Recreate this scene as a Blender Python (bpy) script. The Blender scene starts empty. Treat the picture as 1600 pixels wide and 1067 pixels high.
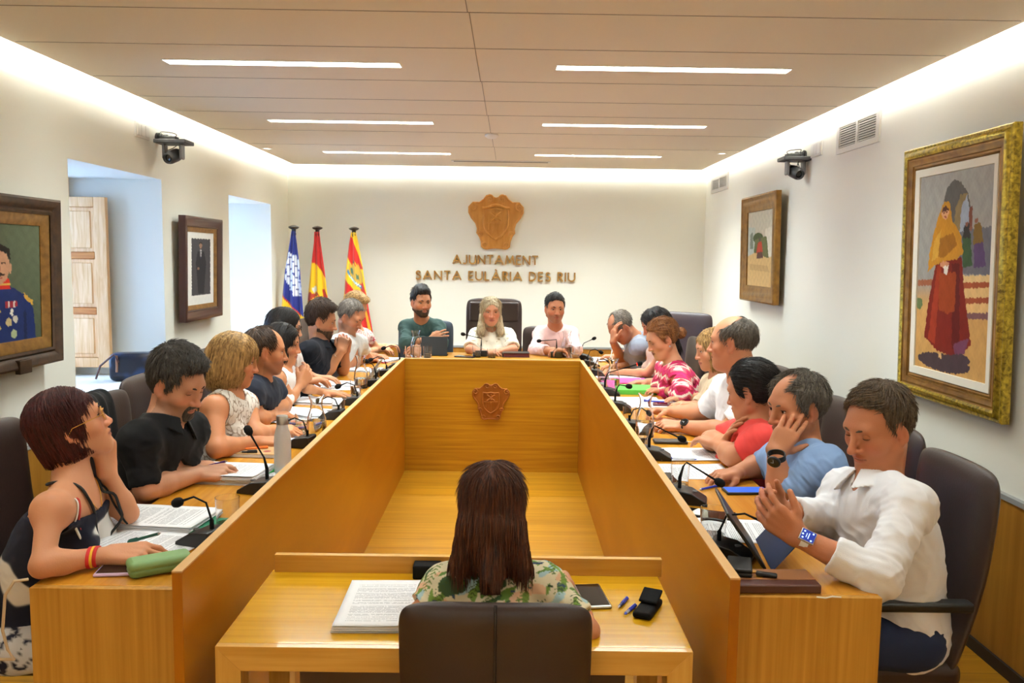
import bpy, bmesh, math, random
import numpy as np
from mathutils import Vector, Matrix
random.seed(7)
rng = np.random.default_rng(7)
SC = bpy.context.scene
COL = SC.collection
PI = math.pi

# ------------------------------------------------------------------ camera
FPX = 1300.0
HC = 1.56
YAW, PITCH, ROLL = -0.00443, 0.0996, 0.01424
_cy, _sy = math.cos(YAW), math.sin(YAW)
FW = np.array([-_sy*math.cos(PITCH), _cy*math.cos(PITCH), -math.sin(PITCH)])
_R0 = np.array([_cy, _sy, 0.0]); _U0 = np.cross(_R0, FW)
RT = _R0*math.cos(ROLL)+_U0*math.sin(ROLL)
UP = -_R0*math.sin(ROLL)+_U0*math.cos(ROLL)
cam_d = bpy.data.cameras.new('camera')
cam_d.sensor_width = 36.0; cam_d.lens = FPX/1600*36.0
cam_d.clip_start = 0.02
cam = bpy.data.objects.new('camera', cam_d); COL.objects.link(cam)
M = Matrix.Identity(4)
for i in range(3):
    M[i][0] = RT[i]; M[i][1] = UP[i]; M[i][2] = -FW[i]
M[2][3] = HC
cam.matrix_world = M
SC.camera = cam

def at(px, py, x=None, y=None, z=None):
    "the point of the place seen at a pixel of the photo, at a known distance / height / side"
    d = FW+RT*(px-800)/FPX-UP*(py-533.5)/FPX
    if x is not None: t = x/d[0]
    elif y is not None: t = y/d[1]
    else: t = (z-HC)/d[2]
    return np.array([0, 0, HC])+d*t
def Y(px, py, y): return at(px, py, y=y)
def Z(px, py, z): return at(px, py, z=z)
def X(px, py, x): return at(px, py, x=x)

# ------------------------------------------------------------------ colour, world, exposure
SC.view_settings.view_transform = 'Standard'
SC.view_settings.look = 'None'
SC.view_settings.gamma = 1.0
SC.view_settings.use_curve_mapping = False
SC.view_settings.exposure = 0.12

XL, XR, YB, YF, ZC = -2.19, 1.932, 8.3, -2.2, 2.44
world = bpy.data.worlds.new('world'); SC.world = world
world.use_nodes = True
_bg = world.node_tree.nodes['Background']
_bg.inputs[0].default_value = (0.35, 0.56, 1.0, 1); _bg.inputs[1].default_value = 2.6

def area(name, loc, size, power, col, rot=(0, 0, 0)):
    l = bpy.data.lights.new(name, 'AREA'); l.shape = 'RECTANGLE'
    l.size, l.size_y = size; l.energy = power; l.color = col
    o = bpy.data.objects.new(name, l); COL.objects.link(o)
    o.location = loc; o.rotation_euler = rot
    return o

# ------------------------------------------------------------------ materials
def S(c):
    "sRGB 0-255 -> linear"
    return tuple((v/255/12.92) if v/255 <= .04045 else ((v/255+.055)/1.055)**2.4 for v in c)
MATS = {}
def mat(name, col=(200, 200, 200), rough=.5, metal=0., spec=.5, emit=None, es=1., trans=0., ior=1.45, sss=0., coat=0., attr=None, bump=None, sheen=0., alpha=1.):
    if name in MATS: return MATS[name]
    m = bpy.data.materials.new(name); m.use_nodes = True
    nt = m.node_tree; b = nt.nodes['Principled BSDF']
    b.inputs['Base Color'].default_value = (*S(col), 1)
    b.inputs['Roughness'].default_value = rough
    b.inputs['Metallic'].default_value = metal
    b.inputs['Specular IOR Level'].default_value = spec
    b.inputs['IOR'].default_value = ior
    b.inputs['Transmission Weight'].default_value = trans
    b.inputs['Coat Weight'].default_value = coat
    b.inputs['Sheen Weight'].default_value = sheen
    b.inputs['Alpha'].default_value = alpha
    if sss:
        b.inputs['Subsurface Weight'].default_value = sss
        b.inputs['Subsurface Radius'].default_value = (.01, .004, .002)
        b.inputs['Subsurface Scale'].default_value = 1.0
    if emit:
        b.inputs['Emission Color'].default_value = (*S(emit), 1)
        b.inputs['Emission Strength'].default_value = es
    if attr:
        a = nt.nodes.new('ShaderNodeAttribute'); a.attribute_name = attr
        nt.links.new(a.outputs['Color'], b.inputs['Base Color'])
    if bump:
        sc_, st_, vec = bump
        n = nt.nodes.new('ShaderNodeTexNoise'); n.inputs['Scale'].default_value = 1; n.inputs['Detail'].default_value = 4
        mp = nt.nodes.new('ShaderNodeMapping'); mp.inputs['Scale'].default_value = vec if vec else (sc_, sc_, sc_)
        tc = nt.nodes.new('ShaderNodeTexCoord')
        nt.links.new(tc.outputs['Object'], mp.inputs[0]); nt.links.new(mp.outputs[0], n.inputs['Vector'])
        bp = nt.nodes.new('ShaderNodeBump'); bp.inputs['Strength'].default_value = st_; bp.inputs['Distance'].default_value = .002
        nt.links.new(n.outputs['Fac'], bp.inputs['Height']); nt.links.new(bp.outputs[0], b.inputs['Normal'])
    MATS[name] = m
    return m

def two_tone(name, c1, c2, scale, rough=.4, detail=5, dist=0., lo=.3, hi=.7, bump=0., coat=0., planks=None, spec=.5, metal=0., c3=None):
    "noise stretched by a scale vector mixes two colours; planks=(axis, width, dark colour, long axis)"
    if name in MATS: return MATS[name]
    m = mat(name, (128, 128, 128), rough, coat=coat, spec=spec, metal=metal)
    nt = m.node_tree; b = nt.nodes['Principled BSDF']; L = nt.links.new
    tc = nt.nodes.new('ShaderNodeTexCoord'); mp = nt.nodes.new('ShaderNodeMapping')
    mp.inputs['Scale'].default_value = scale
    L(tc.outputs['Object'], mp.inputs[0])
    n = nt.nodes.new('ShaderNodeTexNoise'); n.inputs['Scale'].default_value = 1
    n.inputs['Detail'].default_value = detail; n.inputs['Distortion'].default_value = dist
    L(mp.outputs[0], n.inputs['Vector'])
    r = nt.nodes.new('ShaderNodeValToRGB')
    r.color_ramp.elements[0].position = lo; r.color_ramp.elements[1].position = hi
    r.color_ramp.elements[0].color = (*S(c1), 1); r.color_ramp.elements[1].color = (*S(c2), 1)
    L(n.outputs['Fac'], r.inputs[0])
    out = r.outputs[0]
    # large slow variation
    n2 = nt.nodes.new('ShaderNodeTexNoise'); n2.inputs['Scale'].default_value = 1.7; n2.inputs['Detail'].default_value = 2
    L(tc.outputs['Object'], n2.inputs['Vector'])
    mx = nt.nodes.new('ShaderNodeMix'); mx.data_type = 'RGBA'; mx.blend_type = 'MULTIPLY'
    mr = nt.nodes.new('ShaderNodeMapRange'); mr.inputs[3].default_value = .86; mr.inputs[4].default_value = 1.12
    L(n2.outputs['Fac'], mr.inputs[0]); mx.inputs[0].default_value = 1.
    L(out, mx.inputs[6]); L(mr.outputs[0], mx.inputs[7]); out = mx.outputs[2]
    if planks:
        ax, wd, dark = planks
        sp = nt.nodes.new('ShaderNodeSeparateXYZ'); L(tc.outputs['Object'], sp.inputs[0])
        dv = nt.nodes.new('ShaderNodeMath'); dv.operation = 'DIVIDE'; dv.inputs[1].default_value = wd
        L(sp.outputs[ax], dv.inputs[0])
        fl = nt.nodes.new('ShaderNodeMath'); fl.operation = 'FLOOR'; L(dv.outputs[0], fl.inputs[0])
        wn = nt.nodes.new('ShaderNodeTexWhiteNoise'); wn.noise_dimensions = '1D'; L(fl.outputs[0], wn.inputs['W'])
        mr2 = nt.nodes.new('ShaderNodeMapRange'); mr2.inputs[3].default_value = .88; mr2.inputs[4].default_value = 1.08
        L(wn.outputs['Value'], mr2.inputs[0])
        mx2 = nt.nodes.new('ShaderNodeMix'); mx2.data_type = 'RGBA'; mx2.blend_type = 'MULTIPLY'; mx2.inputs[0].default_value = 1.
        L(out, mx2.inputs[6]); L(mr2.outputs[0], mx2.inputs[7])
        fr = nt.nodes.new('ShaderNodeMath'); fr.operation = 'FRACT'; L(dv.outputs[0], fr.inputs[0])
        lt = nt.nodes.new('ShaderNodeMath'); lt.operation = 'LESS_THAN'; lt.inputs[1].default_value = .03; L(fr.outputs[0], lt.inputs[0])
        mx3 = nt.nodes.new('ShaderNodeMix'); mx3.data_type = 'RGBA'; L(lt.outputs[0], mx3.inputs[0])
        L(mx2.outputs[2], mx3.inputs[6]); mx3.inputs[7].default_value = (*S(dark), 1); out = mx3.outputs[2]
    L(out, b.inputs['Base Color'])
    if bump:
        bp = nt.nodes.new('ShaderNodeBump'); bp.inputs['Strength'].default_value = bump; bp.inputs['Distance'].default_value = .001
        L(n.outputs['Fac'], bp.inputs['Height']); L(bp.outputs[0], b.inputs['Normal'])
    return m

OAK1, OAK2 = (162, 104, 8), (192, 136, 24)
wood_x = two_tone('oak_grain_x', OAK1, OAK2, (1.6, 50, 50), .36, 6, .4, bump=.05)
wood_y = two_tone('oak_grain_y', (166, 108, 12), (186, 128, 24), (40, 1.4, 40), .34, 6, .4, bump=.05)
wood_z = two_tone('oak_grain_z', (176, 122, 36), (206, 152, 60), (60, 60, 1.5), .45, 6, .3, bump=.05)
wood_top = two_tone('oak_top', (190, 124, 28), (212, 148, 44), (50, 1.5, 50), .27, 6, .4, coat=.2)
wood_panel = two_tone('oak_panel', (156, 88, 2), (174, 106, 6), (12, .9, 5), .34, 5, .6, bump=.03)
wood_small = two_tone('oak_table', (200, 144, 14), (220, 166, 32), (1.6, 60, 60), .16, 6, .3, bump=.04, coat=.35)
wood_edge = mat('oak_edge', (205, 160, 100), .5)
floor_m = two_tone('floor_planks', (158, 104, 14), (184, 132, 30), (1.5, 34, 34), .3, 5, .5, bump=.05, planks=(1, .145, (120, 76, 26)))
wains_m = two_tone('wainscot_oak', (158, 104, 32), (182, 128, 48), (24, 24, 1.4), .42, 5, .3)
carve_m = two_tone('carved_wood', (186, 122, 44), (208, 148, 68), (30, 30, 6), .45, 5, .3)
carve2_m = two_tone('carved_wood_dark', (150, 84, 20), (168, 98, 28), (30, 30, 6), .42, 5, .3)
wall_m = mat('wall_paint', (236, 234, 222), .85, spec=.2, bump=(14, .08, None))
ceil_m = mat('ceiling_paint', (230, 220, 202), .9, spec=.2)
leather = mat('brown_leather', (50, 35, 30), .40, spec=.5, bump=(140, .18, None))
leather_g = mat('grey_leather', (84, 80, 84), .45, spec=.5, bump=(140, .18, None))
leather_b = mat('slate_leather', (52, 62, 74), .45, spec=.5, bump=(140, .18, None))
black_pl = mat('black_plastic', (20, 20, 21), .38)
black_mt = mat('black_matt', (14, 14, 15), .8, spec=.2)
dark_gl = mat('dark_glass', (14, 14, 18), .06, spec=.8)
white_pl = mat('white_plastic', (230, 228, 222), .45)
paper_m = None
glass_m = mat('clear_glass', (250, 252, 252), .01, trans=1., ior=1.45)
water_m = mat('water', (250, 252, 255), .0, trans=1., ior=1.33)
steel = mat('steel', (190, 188, 184), .28, metal=1.)
gold = mat('gold', (222, 170, 80), .3, metal=1.)

# ------------------------------------------------------------------ mesh helpers
class MB:
    "collects shapes, then links them as ONE mesh object"
    def __init__(s): s.v = []; s.f = []; s.mi = []
    def add(s, vs, fs, mi=0):
        n = len(s.v); s.v += [tuple(map(float, v)) for v in vs]
        s.f += [tuple(i+n for i in f) for f in fs]; s.mi += [mi]*len(fs); return s
    def box(s, lo, hi, mi=0, T=None):
        x0, y0, z0 = lo; x1, y1, z1 = hi
        vs = [(x0, y0, z0), (x1, y0, z0), (x1, y1, z0), (x0, y1, z0), (x0, y0, z1), (x1, y0, z1), (x1, y1, z1), (x0, y1, z1)]
        if T is not None: vs = [T @ Vector(v) for v in vs]
        return s.add(vs, [(0, 3, 2, 1), (4, 5, 6, 7), (0, 1, 5, 4), (1, 2, 6, 5), (2, 3, 7, 6), (3, 0, 4, 7)], mi)
    def tube(s, pts, r, n=10, mi=0, cap=True, flat=1.):
        pts = [np.array(p, float) for p in pts]; k = len(pts)
        rs = [r]*k if np.isscalar(r) else list(r)
        rings = []; ref = None
        for i in range(k):
            d = pts[min(i+1, k-1)]-pts[max(i-1, 0)]; d = d/(np.linalg.norm(d)+1e-12)
            if ref is None:
                ref = np.cross(d, (0, 0, 1)) if abs(d[2]) < .9 else np.cross(d, (1, 0, 0))
            a = ref-d*np.dot(ref, d); a /= np.linalg.norm(a)+1e-12; b = np.cross(d, a); ref = a
            rings += [pts[i]+rs[i]*(a*math.cos(t)+b*math.sin(t)*flat) for t in np.arange(n)*2*PI/n]
        fs = [(i*n+j, i*n+(j+1) % n, (i+1)*n+(j+1) % n, (i+1)*n+j) for i in range(k-1) for j in range(n)]
        if cap: fs += [tuple(reversed(range(n))), tuple(range((k-1)*n, k*n))]
        return s.add(rings, fs, mi)
    def lathe(s, prof, c=(0, 0, 0), n=28, mi=0, axis=2):
        "profile of (radius, height)"
        vs = []; k = len(prof)
        for r, h in prof:
            for j in range(n):
                t = 2*PI*j/n; p = [r*math.cos(t), r*math.sin(t)]
                v = (p[0], p[1], h) if axis == 2 else ((h, p[0], p[1]) if axis == 0 else (p[0], h, p[1]))
                vs.append((v[0]+c[0], v[1]+c[1], v[2]+c[2]))
        fs = [(i*n+j, i*n+(j+1) % n, (i+1)*n+(j+1) % n, (i+1)*n+j) for i in range(k-1) for j in range(n)]
        if prof[0][0] > 1e-6: fs.append(tuple(reversed(range(n))))
        if prof[-1][0] > 1e-6: fs.append(tuple(range((k-1)*n, k*n)))
        return s.add(vs, fs, mi)
    def ball(s, c, r, n=16, mi=0, sc=(1, 1, 1)):
        vs = []; m = n//2
        for i in range(m+1):
            ph = PI*i/m
            for j in range(n):
                t = 2*PI*j/n
                vs.append((c[0]+r*sc[0]*math.sin(ph)*math.cos(t), c[1]+r*sc[1]*math.sin(ph)*math.sin(t), c[2]-r*sc[2]*math.cos(ph)))
        return s.add(vs, [(i*n+j, i*n+(j+1) % n, (i+1)*n+(j+1) % n, (i+1)*n+j) for i in range(m) for j in range(n)], mi)
    def prism(s, poly, z0, z1, mi=0, T=None):
        n = len(poly); vs = [(x, y, z0) for x, y in poly]+[(x, y, z1) for x, y in poly]
        if T is not None: vs = [T @ Vector(v) for v in vs]
        return s.add(vs, [tuple(reversed(range(n))), tuple(range(n, 2*n))]+[(i, (i+1) % n, n+(i+1) % n, n+i) for i in range(n)], mi)
    def build(s, name, mats, parent=None, bevel=0., smooth=None, seg=2, loc=None, rot=None, sub=0):
        me = bpy.data.meshes.new(name); me.from_pydata(s.v, [], s.f); me.update()
        for m in (mats if isinstance(mats, (list, tuple)) else [mats]): me.materials.append(m)
        me.polygons.foreach_set('material_index', s.mi)
        bm = bmesh.new(); bm.from_mesh(me); bmesh.ops.recalc_face_normals(bm, faces=bm.faces[:]); bm.to_mesh(me); bm.free()
        o = bpy.data.objects.new(name, me); COL.objects.link(o)
        if parent is not None: o.parent = parent
        if loc is not None: o.location = loc
        if rot is not None: o.rotation_euler = rot
        if bevel:
            b = o.modifiers.new('bevel', 'BEVEL'); b.width = bevel; b.segments = seg; b.limit_method = 'ANGLE'; b.angle_limit = .6
            b.harden_normals = False
        if sub:
            b = o.modifiers.new('sub', 'SUBSURF'); b.levels = sub; b.render_levels = sub
        if smooth is None: smooth = bool(bevel) or bool(sub)
        if smooth:
            me.shade_smooth()
            if not sub: me.set_sharp_from_angle(angle=.75)
        return o

def raw_mesh(name, V, F, mats, parent=None, col=None, smooth=True, mi=None):
    "fast link of numpy vertices and quads, with an optional colour per vertex (linear)"
    me = bpy.data.meshes.new(name)
    V = np.ascontiguousarray(V, np.float32); F = np.ascontiguousarray(F, np.int32)
    me.vertices.add(len(V)); me.vertices.foreach_set('co', V.ravel())
    k = F.shape[1]
    me.loops.add(F.size); me.loops.foreach_set('vertex_index', F.ravel())
    me.polygons.add(len(F)); me.polygons.foreach_set('loop_start', np.arange(0, F.size, k, dtype=np.int32))
    for m in (mats if isinstance(mats, (list, tuple)) else [mats]): me.materials.append(m)
    if mi is not None: me.polygons.foreach_set('material_index', np.asarray(mi, np.int32))
    me.update(calc_edges=True)
    if smooth: me.shade_smooth()
    if col is not None:
        a = me.color_attributes.new('Col', 'FLOAT_COLOR', 'POINT')
        c = np.ones((len(V), 4), np.float32); c[:, :3] = col; a.data.foreach_set('color', c.ravel())
    o = bpy.data.objects.new(name, me); COL.objects.link(o)
    if parent is not None: o.parent = parent
    return o

def tag(o, label, cat, group=None, kind=None):
    if label: o['label'] = label
    if cat: o['category'] = cat
    if group: o['group'] = group
    if kind: o['kind'] = kind
    return o
def thing(name, label, cat, loc=(0, 0, 0), rz=0, group=None):
    o = bpy.data.objects.new(name, None); COL.objects.link(o); o.empty_display_size = .05
    o.location = loc; o.rotation_euler = (0, 0, rz)
    return tag(o, label, cat, group)
def struct(o): o['kind'] = 'structure'; return o
def dup(root, loc=None, rz=None, label=None, group=None):
    kids = {}
    for o in list(bpy.data.objects):
        if o.parent: kids.setdefault(o.parent.name, []).append(o)
    def rec(o, par):
        c = o.copy(); COL.objects.link(c)
        if par is not None: c.parent = par
        for ch in kids.get(o.name, []): rec(ch, c)
        return c
    r = rec(root, None)
    if loc is not None: r.location = loc
    if rz is not None: r.rotation_euler = (0, 0, rz)
    if label: r['label'] = label
    if group: r['group'] = group
    return r

# ------------------------------------------------------------------ room shell
def simple(name, lo, hi, m, **k): return MB().box(lo, hi).build(name, m, **k)
struct(simple('floor', (XL-.3, YF-.1, -.06), (XR+.3, YB+.2, 0), floor_m))
struct(simple('wall_back', (XL-.7, YB, 0), (XR+.3, YB+.2, 2.66), wall_m))
struct(simple('wall_right', (XR, YF, 0), (XR+.2, YB, 2.66), wall_m))
struct(simple('wall_front', (XL-.7, YF-.2, 0), (XR+.3, YF, 2.66), wall_m))
# left wall is thick, with two deep window niches
N1, N2 = (4.185, 5.30), (6.55, 7.70)
ZS, ZT, XO = .785, 2.02, -2.85
w = MB()
for y0, y1 in ((YF, N1[0]), (N1[1], N2[0]), (N2[1], YB)): w.box((XO, y0, 0), (XL, y1, 2.66))
for y0, y1 in (N1, N2):
    w.box((XO, y0, 0), (XL, y1, ZS)); w.box((XO, y0, ZT), (XL, y1, 2.66))
struct(w.build('wall_left', wall_m))
pine = two_tone('pine', (222, 164, 104), (244, 200, 150), (50, 50, 4), .5, 5, 1.2)
pine_d = two_tone('pine_dark', (178, 96, 30), (214, 140, 64), (6, 50, 50), .5, 5, 1.2)
for i, (y0, y1) in enumerate((N1, N2)):
    t = thing('window_%d' % (i+1), None, None, (XO+.05, (y0+y1)/2, ZS)); struct(t)
    h = (y1-y0)/2; H = ZT-ZS
    f = MB()
    for a, b in (((-h), (-h+.06)), ((h-.06), h), ((-.035), .035)): f.box((-.03, a, 0), (.03, b, H))
    for a, b in ((0, .06), (H-.06, H), (H*.5-.02, H*.5+.02)): f.box((-.029, -h+.002, a+.001), (.029, h-.002, b-.001))
    f.build('window_frame', pine, t, bevel=.004)
    simple('window_pane', (-.004, -h+.05, .05), (.004, h-.05, H-.05), glass_m, parent=t)
    area('daylight_%d' % (i+1), (XO-.05, (y0+y1)/2, (ZS+ZT)/2), (1.15, 1.0), 34 if i == 0 else 34, (.32, .56, 1.0), (0, -PI/2, 0))
# folded shutter leaf against the far reveal of the first niche
def shutter(y, x1, label):
    t = thing('wooden_shutter', label, 'shutter', (x1, y, .84))
    W, Hh = .42, 1.06
    f = MB()
    f.box((-.075, 0, 0), (0, .035, Hh)); f.box((-W, 0, 0), (-W+.075, .035, Hh))
    f.build('stile', pine, t, bevel=.003)
    r = MB()
    for z0, z1 in ((0, .06), (.335, .375), (.68, .72), (Hh-.06, Hh)):
        r = MB().box((-W+.075, 0, z0), (-.075, .035, z1)); r.build('rail', pine_d if z0 > .1 and z1 < .8 else pine, t, bevel=.003)
    for z0, z1 in ((.06, .335), (.375, .68), (.72, Hh-.06)):
        p = MB(); p.box((-W+.075, .014, z0), (-.075, .024, z1)); p.box((-W+.1, .008, z0+.025), (-.1, .03, z1-.025))
        p.build('panel', pine, t, bevel=.006)
shutter(5.20, -2.50, 'pale knotty pine shutter leaf folded open inside the first window niche')
# wainscot and baseboards
for nm, lo, hi in (('wall_right_wainscot', (XR-.018, YF, 0), (XR, YB, .665)), ('wall_back_wainscot', (XL, YB-.018, 0), (XR, YB, .665)), ('wall_left_wainscot', (XL, YF, 0), (XL+.018, YB, .665))):
    struct(simple(nm, lo, hi, wains_m))
railm = mat('rail_grey', (150, 152, 150), .5)
for i, (lo, hi) in enumerate((((XR-.024, YF, .665), (XR, YB, .685)), ((XL, YB-.024, .665), (XR, YB, .685)), ((XL, YF, .665), (XL+.024, YB, .685)))):
    struct(simple('trim_%d' % (i+1), lo, hi, railm))
dk = mat('baseboard_dark', (40, 32, 28), .5)
struct(simple('baseboard_right', (XR-.03, YF, 0), (XR-.018, YB-.018, .05), dk))
struct(simple('baseboard_left', (XL+.018, YF, 0), (XL+.03, YB-.018, .05), dk))
struct(simple('baseboard_back', (XL+.03, YB-.03, 0), (XR-.03, YB-.018, .05), dk))
# dropped ceiling with a lit cove round its edge
G = .075
LX0, LX1 = (-1.60, -.51), (.20, 1.285)
LY = (3.90, 5.55, 7.17)
LALL = (-.7, 2.27)+LY
c = MB()
xs = [XL+G, -1.60, -.51, .20, 1.285, XR-G]
ys = [YF+G]
for y in LALL: ys += [y, y+.095]
ys += [YB-G]
for i in range(5):
    for j in range(len(ys)-1):
        if i in (1, 3) and j % 2 == 1: continue
        c.box((xs[i], ys[j], ZC), (xs[i+1], ys[j+1], ZC+.05))
struct(c.build('ceiling', ceil_m))
struct(simple('ceiling_slab', (XL-.7, YF-.2, 2.66), (XR+.3, YB+.2, 2.75), wall_m))
# panel joints of the ceiling
jm = mat('joint', (150, 140, 126), .9)
j = MB()
for y in (1.75, 3.1, 3.62, 4.28, 4.8, 5.27, 6.0, 6.75): j.box((XL+G+.02, y, ZC-.0015), (XR-G-.02, y+.004, ZC+.001))
for k, (y0, y1) in enumerate(((-1, 3.1), (3.1, 4.28), (4.28, 5.27), (5.27, 6.0), (6.0, 6.75), (6.75, 7.6))):
    j.box((-.165+.006*k, y0, ZC-.0015), (-.162+.006*k, y1, ZC+.001))
struct(j.build('ceiling_joint', jm))
led = mat('led_strip', (255, 255, 255), emit=(250, 252, 250), es=185.)
lm = MB()
lm.box((XL+G+.004, YF+.1, ZC+.052), (XL+G+.022, YB-.1, ZC+.068)); lm.box((XR-G-.022, YF+.1, ZC+.052), (XR-G-.004, YB-.1, ZC+.068))
lm.box((XL+.1, YB-G-.022, ZC+.052), (XR-.1, YB-G-.004, ZC+.068))
tag(lm.build('cove_light_strip', led), 'white light strip glowing in the gap along three ceiling edges', 'light')
lamp = mat('lamp_diffuser', (255, 255, 255), emit=(238, 250, 248), es=34.)
lampf = mat('lamp_frame', (225, 222, 215), .5)
names = ['fifth from the back wall,', 'fourth from the back wall,', 'third from the back wall,', 'second from the back wall,', 'backmost']
for i, x in enumerate((LX0, LX1)):
    for k, y in enumerate(LALL):
        t = thing('ceiling_light', '%s long recessed strip light in the %s row of the ceiling' % (names[k], ['left', 'right'][i]), 'ceiling light', ((x[0]+x[1])/2, y+.0475, ZC), 0, 'recessed ceiling lights')
        hx = (x[1]-x[0])/2
        fr = MB()
        for a, b in (((-hx, -.0475), (hx, -.041)), ((-hx, .041), (hx, .0475)), ((-hx, -.041), (-hx+.006, .041)), ((hx-.006, -.041), (hx, .041))):
            fr.box((a[0], a[1], -.003), (b[0], b[1], .05))
        fr.build('frame', lampf, t)
        simple('diffuser', (-hx+.006, -.041, .028), (hx-.006, .041, .034), lamp, parent=t)
        al = area('lamp_light', (0, 0, .024), (2*hx-.03, .075), {-.7: 34, 2.27: 2, 7.17: 34}.get(y, 15), (.90, 1.0, 1.0)); al.data.spread = 2.0; al.parent = t
# smoke detector, projection slot, little edge spots
t = MB().lathe([(.001, 0), (.045, 0), (.05, -.008), (.048, -.016), (.03, -.028), (.001, -.03)][::-1]).build('smoke_detector', white_pl, smooth=True, loc=(-.14, 6.07, ZC))
tag(t, 'round white smoke detector on the middle of the ceiling', 'smoke detector')
t = thing('ceiling_slot', 'long narrow screen slot in the ceiling near the back wall', 'screen housing', (-.09, 7.72, ZC))
simple('slot_frame', (-.45, -.05, -.006), (.45, .05, .0), lampf, parent=t); simple('slot_gap', (-.43, -.02, -.008), (.43, .02, -.004), mat('slot_dark', (120, 112, 100), .8), parent=t)
for px, py, lb in ((410, 232, 'left'), (1128, 240, 'right')):
    p = at(px, py, z=ZC); p[0] = min(max(p[0], XL+.16), XR-.16)
    t = thing('spot_light', 'small round ceiling spot near the %s cove' % lb, 'ceiling light', tuple(p))
    MB().lathe([(.026, 0), (.04, -.004), (.042, 0)]).build('trim_ring', lampf, t, smooth=True)
    MB().lathe([(.001, -.001), (.026, -.001), (.026, .01)]).build('lamp_face', mat('spot_face', (255, 255, 255), emit=(255, 250, 240), es=4.), t)

# ------------------------------------------------------------------ council desk (U shape)
ZTOP, ZPAN = .752, .83
D = thing('council_desk', 'long honey oak council desk built as a deep U around the middle of the room', 'desk', (0, 0, 0))
YD0, YD1, YP0 = 1.945, 5.98, 1.862
XLI, XRI, XLO, XRO = -.747, .522, -1.15, .917
simple('tabletop', (XLO, YD0+.02, ZTOP-.035), (XLI-.025, YD1+.55, ZTOP), wood_top, parent=D, bevel=.002)
simple('tabletop', (XRI+.025, YD0+.02, ZTOP-.035), (XRO, YD1+.55, ZTOP), wood_top, parent=D, bevel=.002)
ZHEAD = .815
simple('tabletop', (XLI-.02, YD1+.024, ZHEAD-.035), (XRI+.02, YD1+.55, ZHEAD), wood_x, parent=D, bevel=.002)
for nm, lo, hi, m in (('inner_panel', (XLI-.024, YP0, 0), (XLI, YD1, ZPAN-.004), wood_panel), ('inner_panel', (XRI, YP0, 0), (XRI+.024, YD1, ZPAN-.004), wood_panel),
                      ('inner_panel', (XLI-.024, YD1, 0), (XRI+.024, YD1+.024, ZPAN-.004), wood_x)):
    simple(nm, lo, hi, m, parent=D, bevel=.001)
e = MB(); e.box((XLI-.024, YP0, ZPAN-.004), (XLI, YD1, ZPAN)); e.build('edge_strip', wood_edge, D)
e = MB(); e.box((XRI, YP0, ZPAN-.004), (XRI+.024, YD1, ZPAN)); e.build('edge_strip', wood_edge, D)
e = MB(); e.box((XLI-.024, YD1, ZPAN-.004), (XRI+.024, YD1+.024, ZPAN)); e.build('edge_strip', wood_edge, D)
simple('end_panel', (XLO, YD0, 0), (XLI-.024, YD0+.02, ZTOP-.001), wood_z, parent=D, bevel=.001)
simple('end_panel', (XRI+.024, YD0, 0), (XRO, YD0+.02, ZTOP-.001), wood_z, parent=D, bevel=.001)
for lo, hi in (((XLO+.02, 3.9, 0), (XLI-.024, 3.92, ZTOP-.036)), ((XRI+.024, 3.9, 0), (XRO-.02, 3.92, ZTOP-.036)), ((XLO+.02, 6.0, 0), (XLI-.03, 6.02, ZTOP-.036)), ((XRI+.03, 6.0, 0), (XRO-.02, 6.02, ZTOP-.036))):
    simple('support_panel', lo, hi, wood_z, parent=D)

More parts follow.
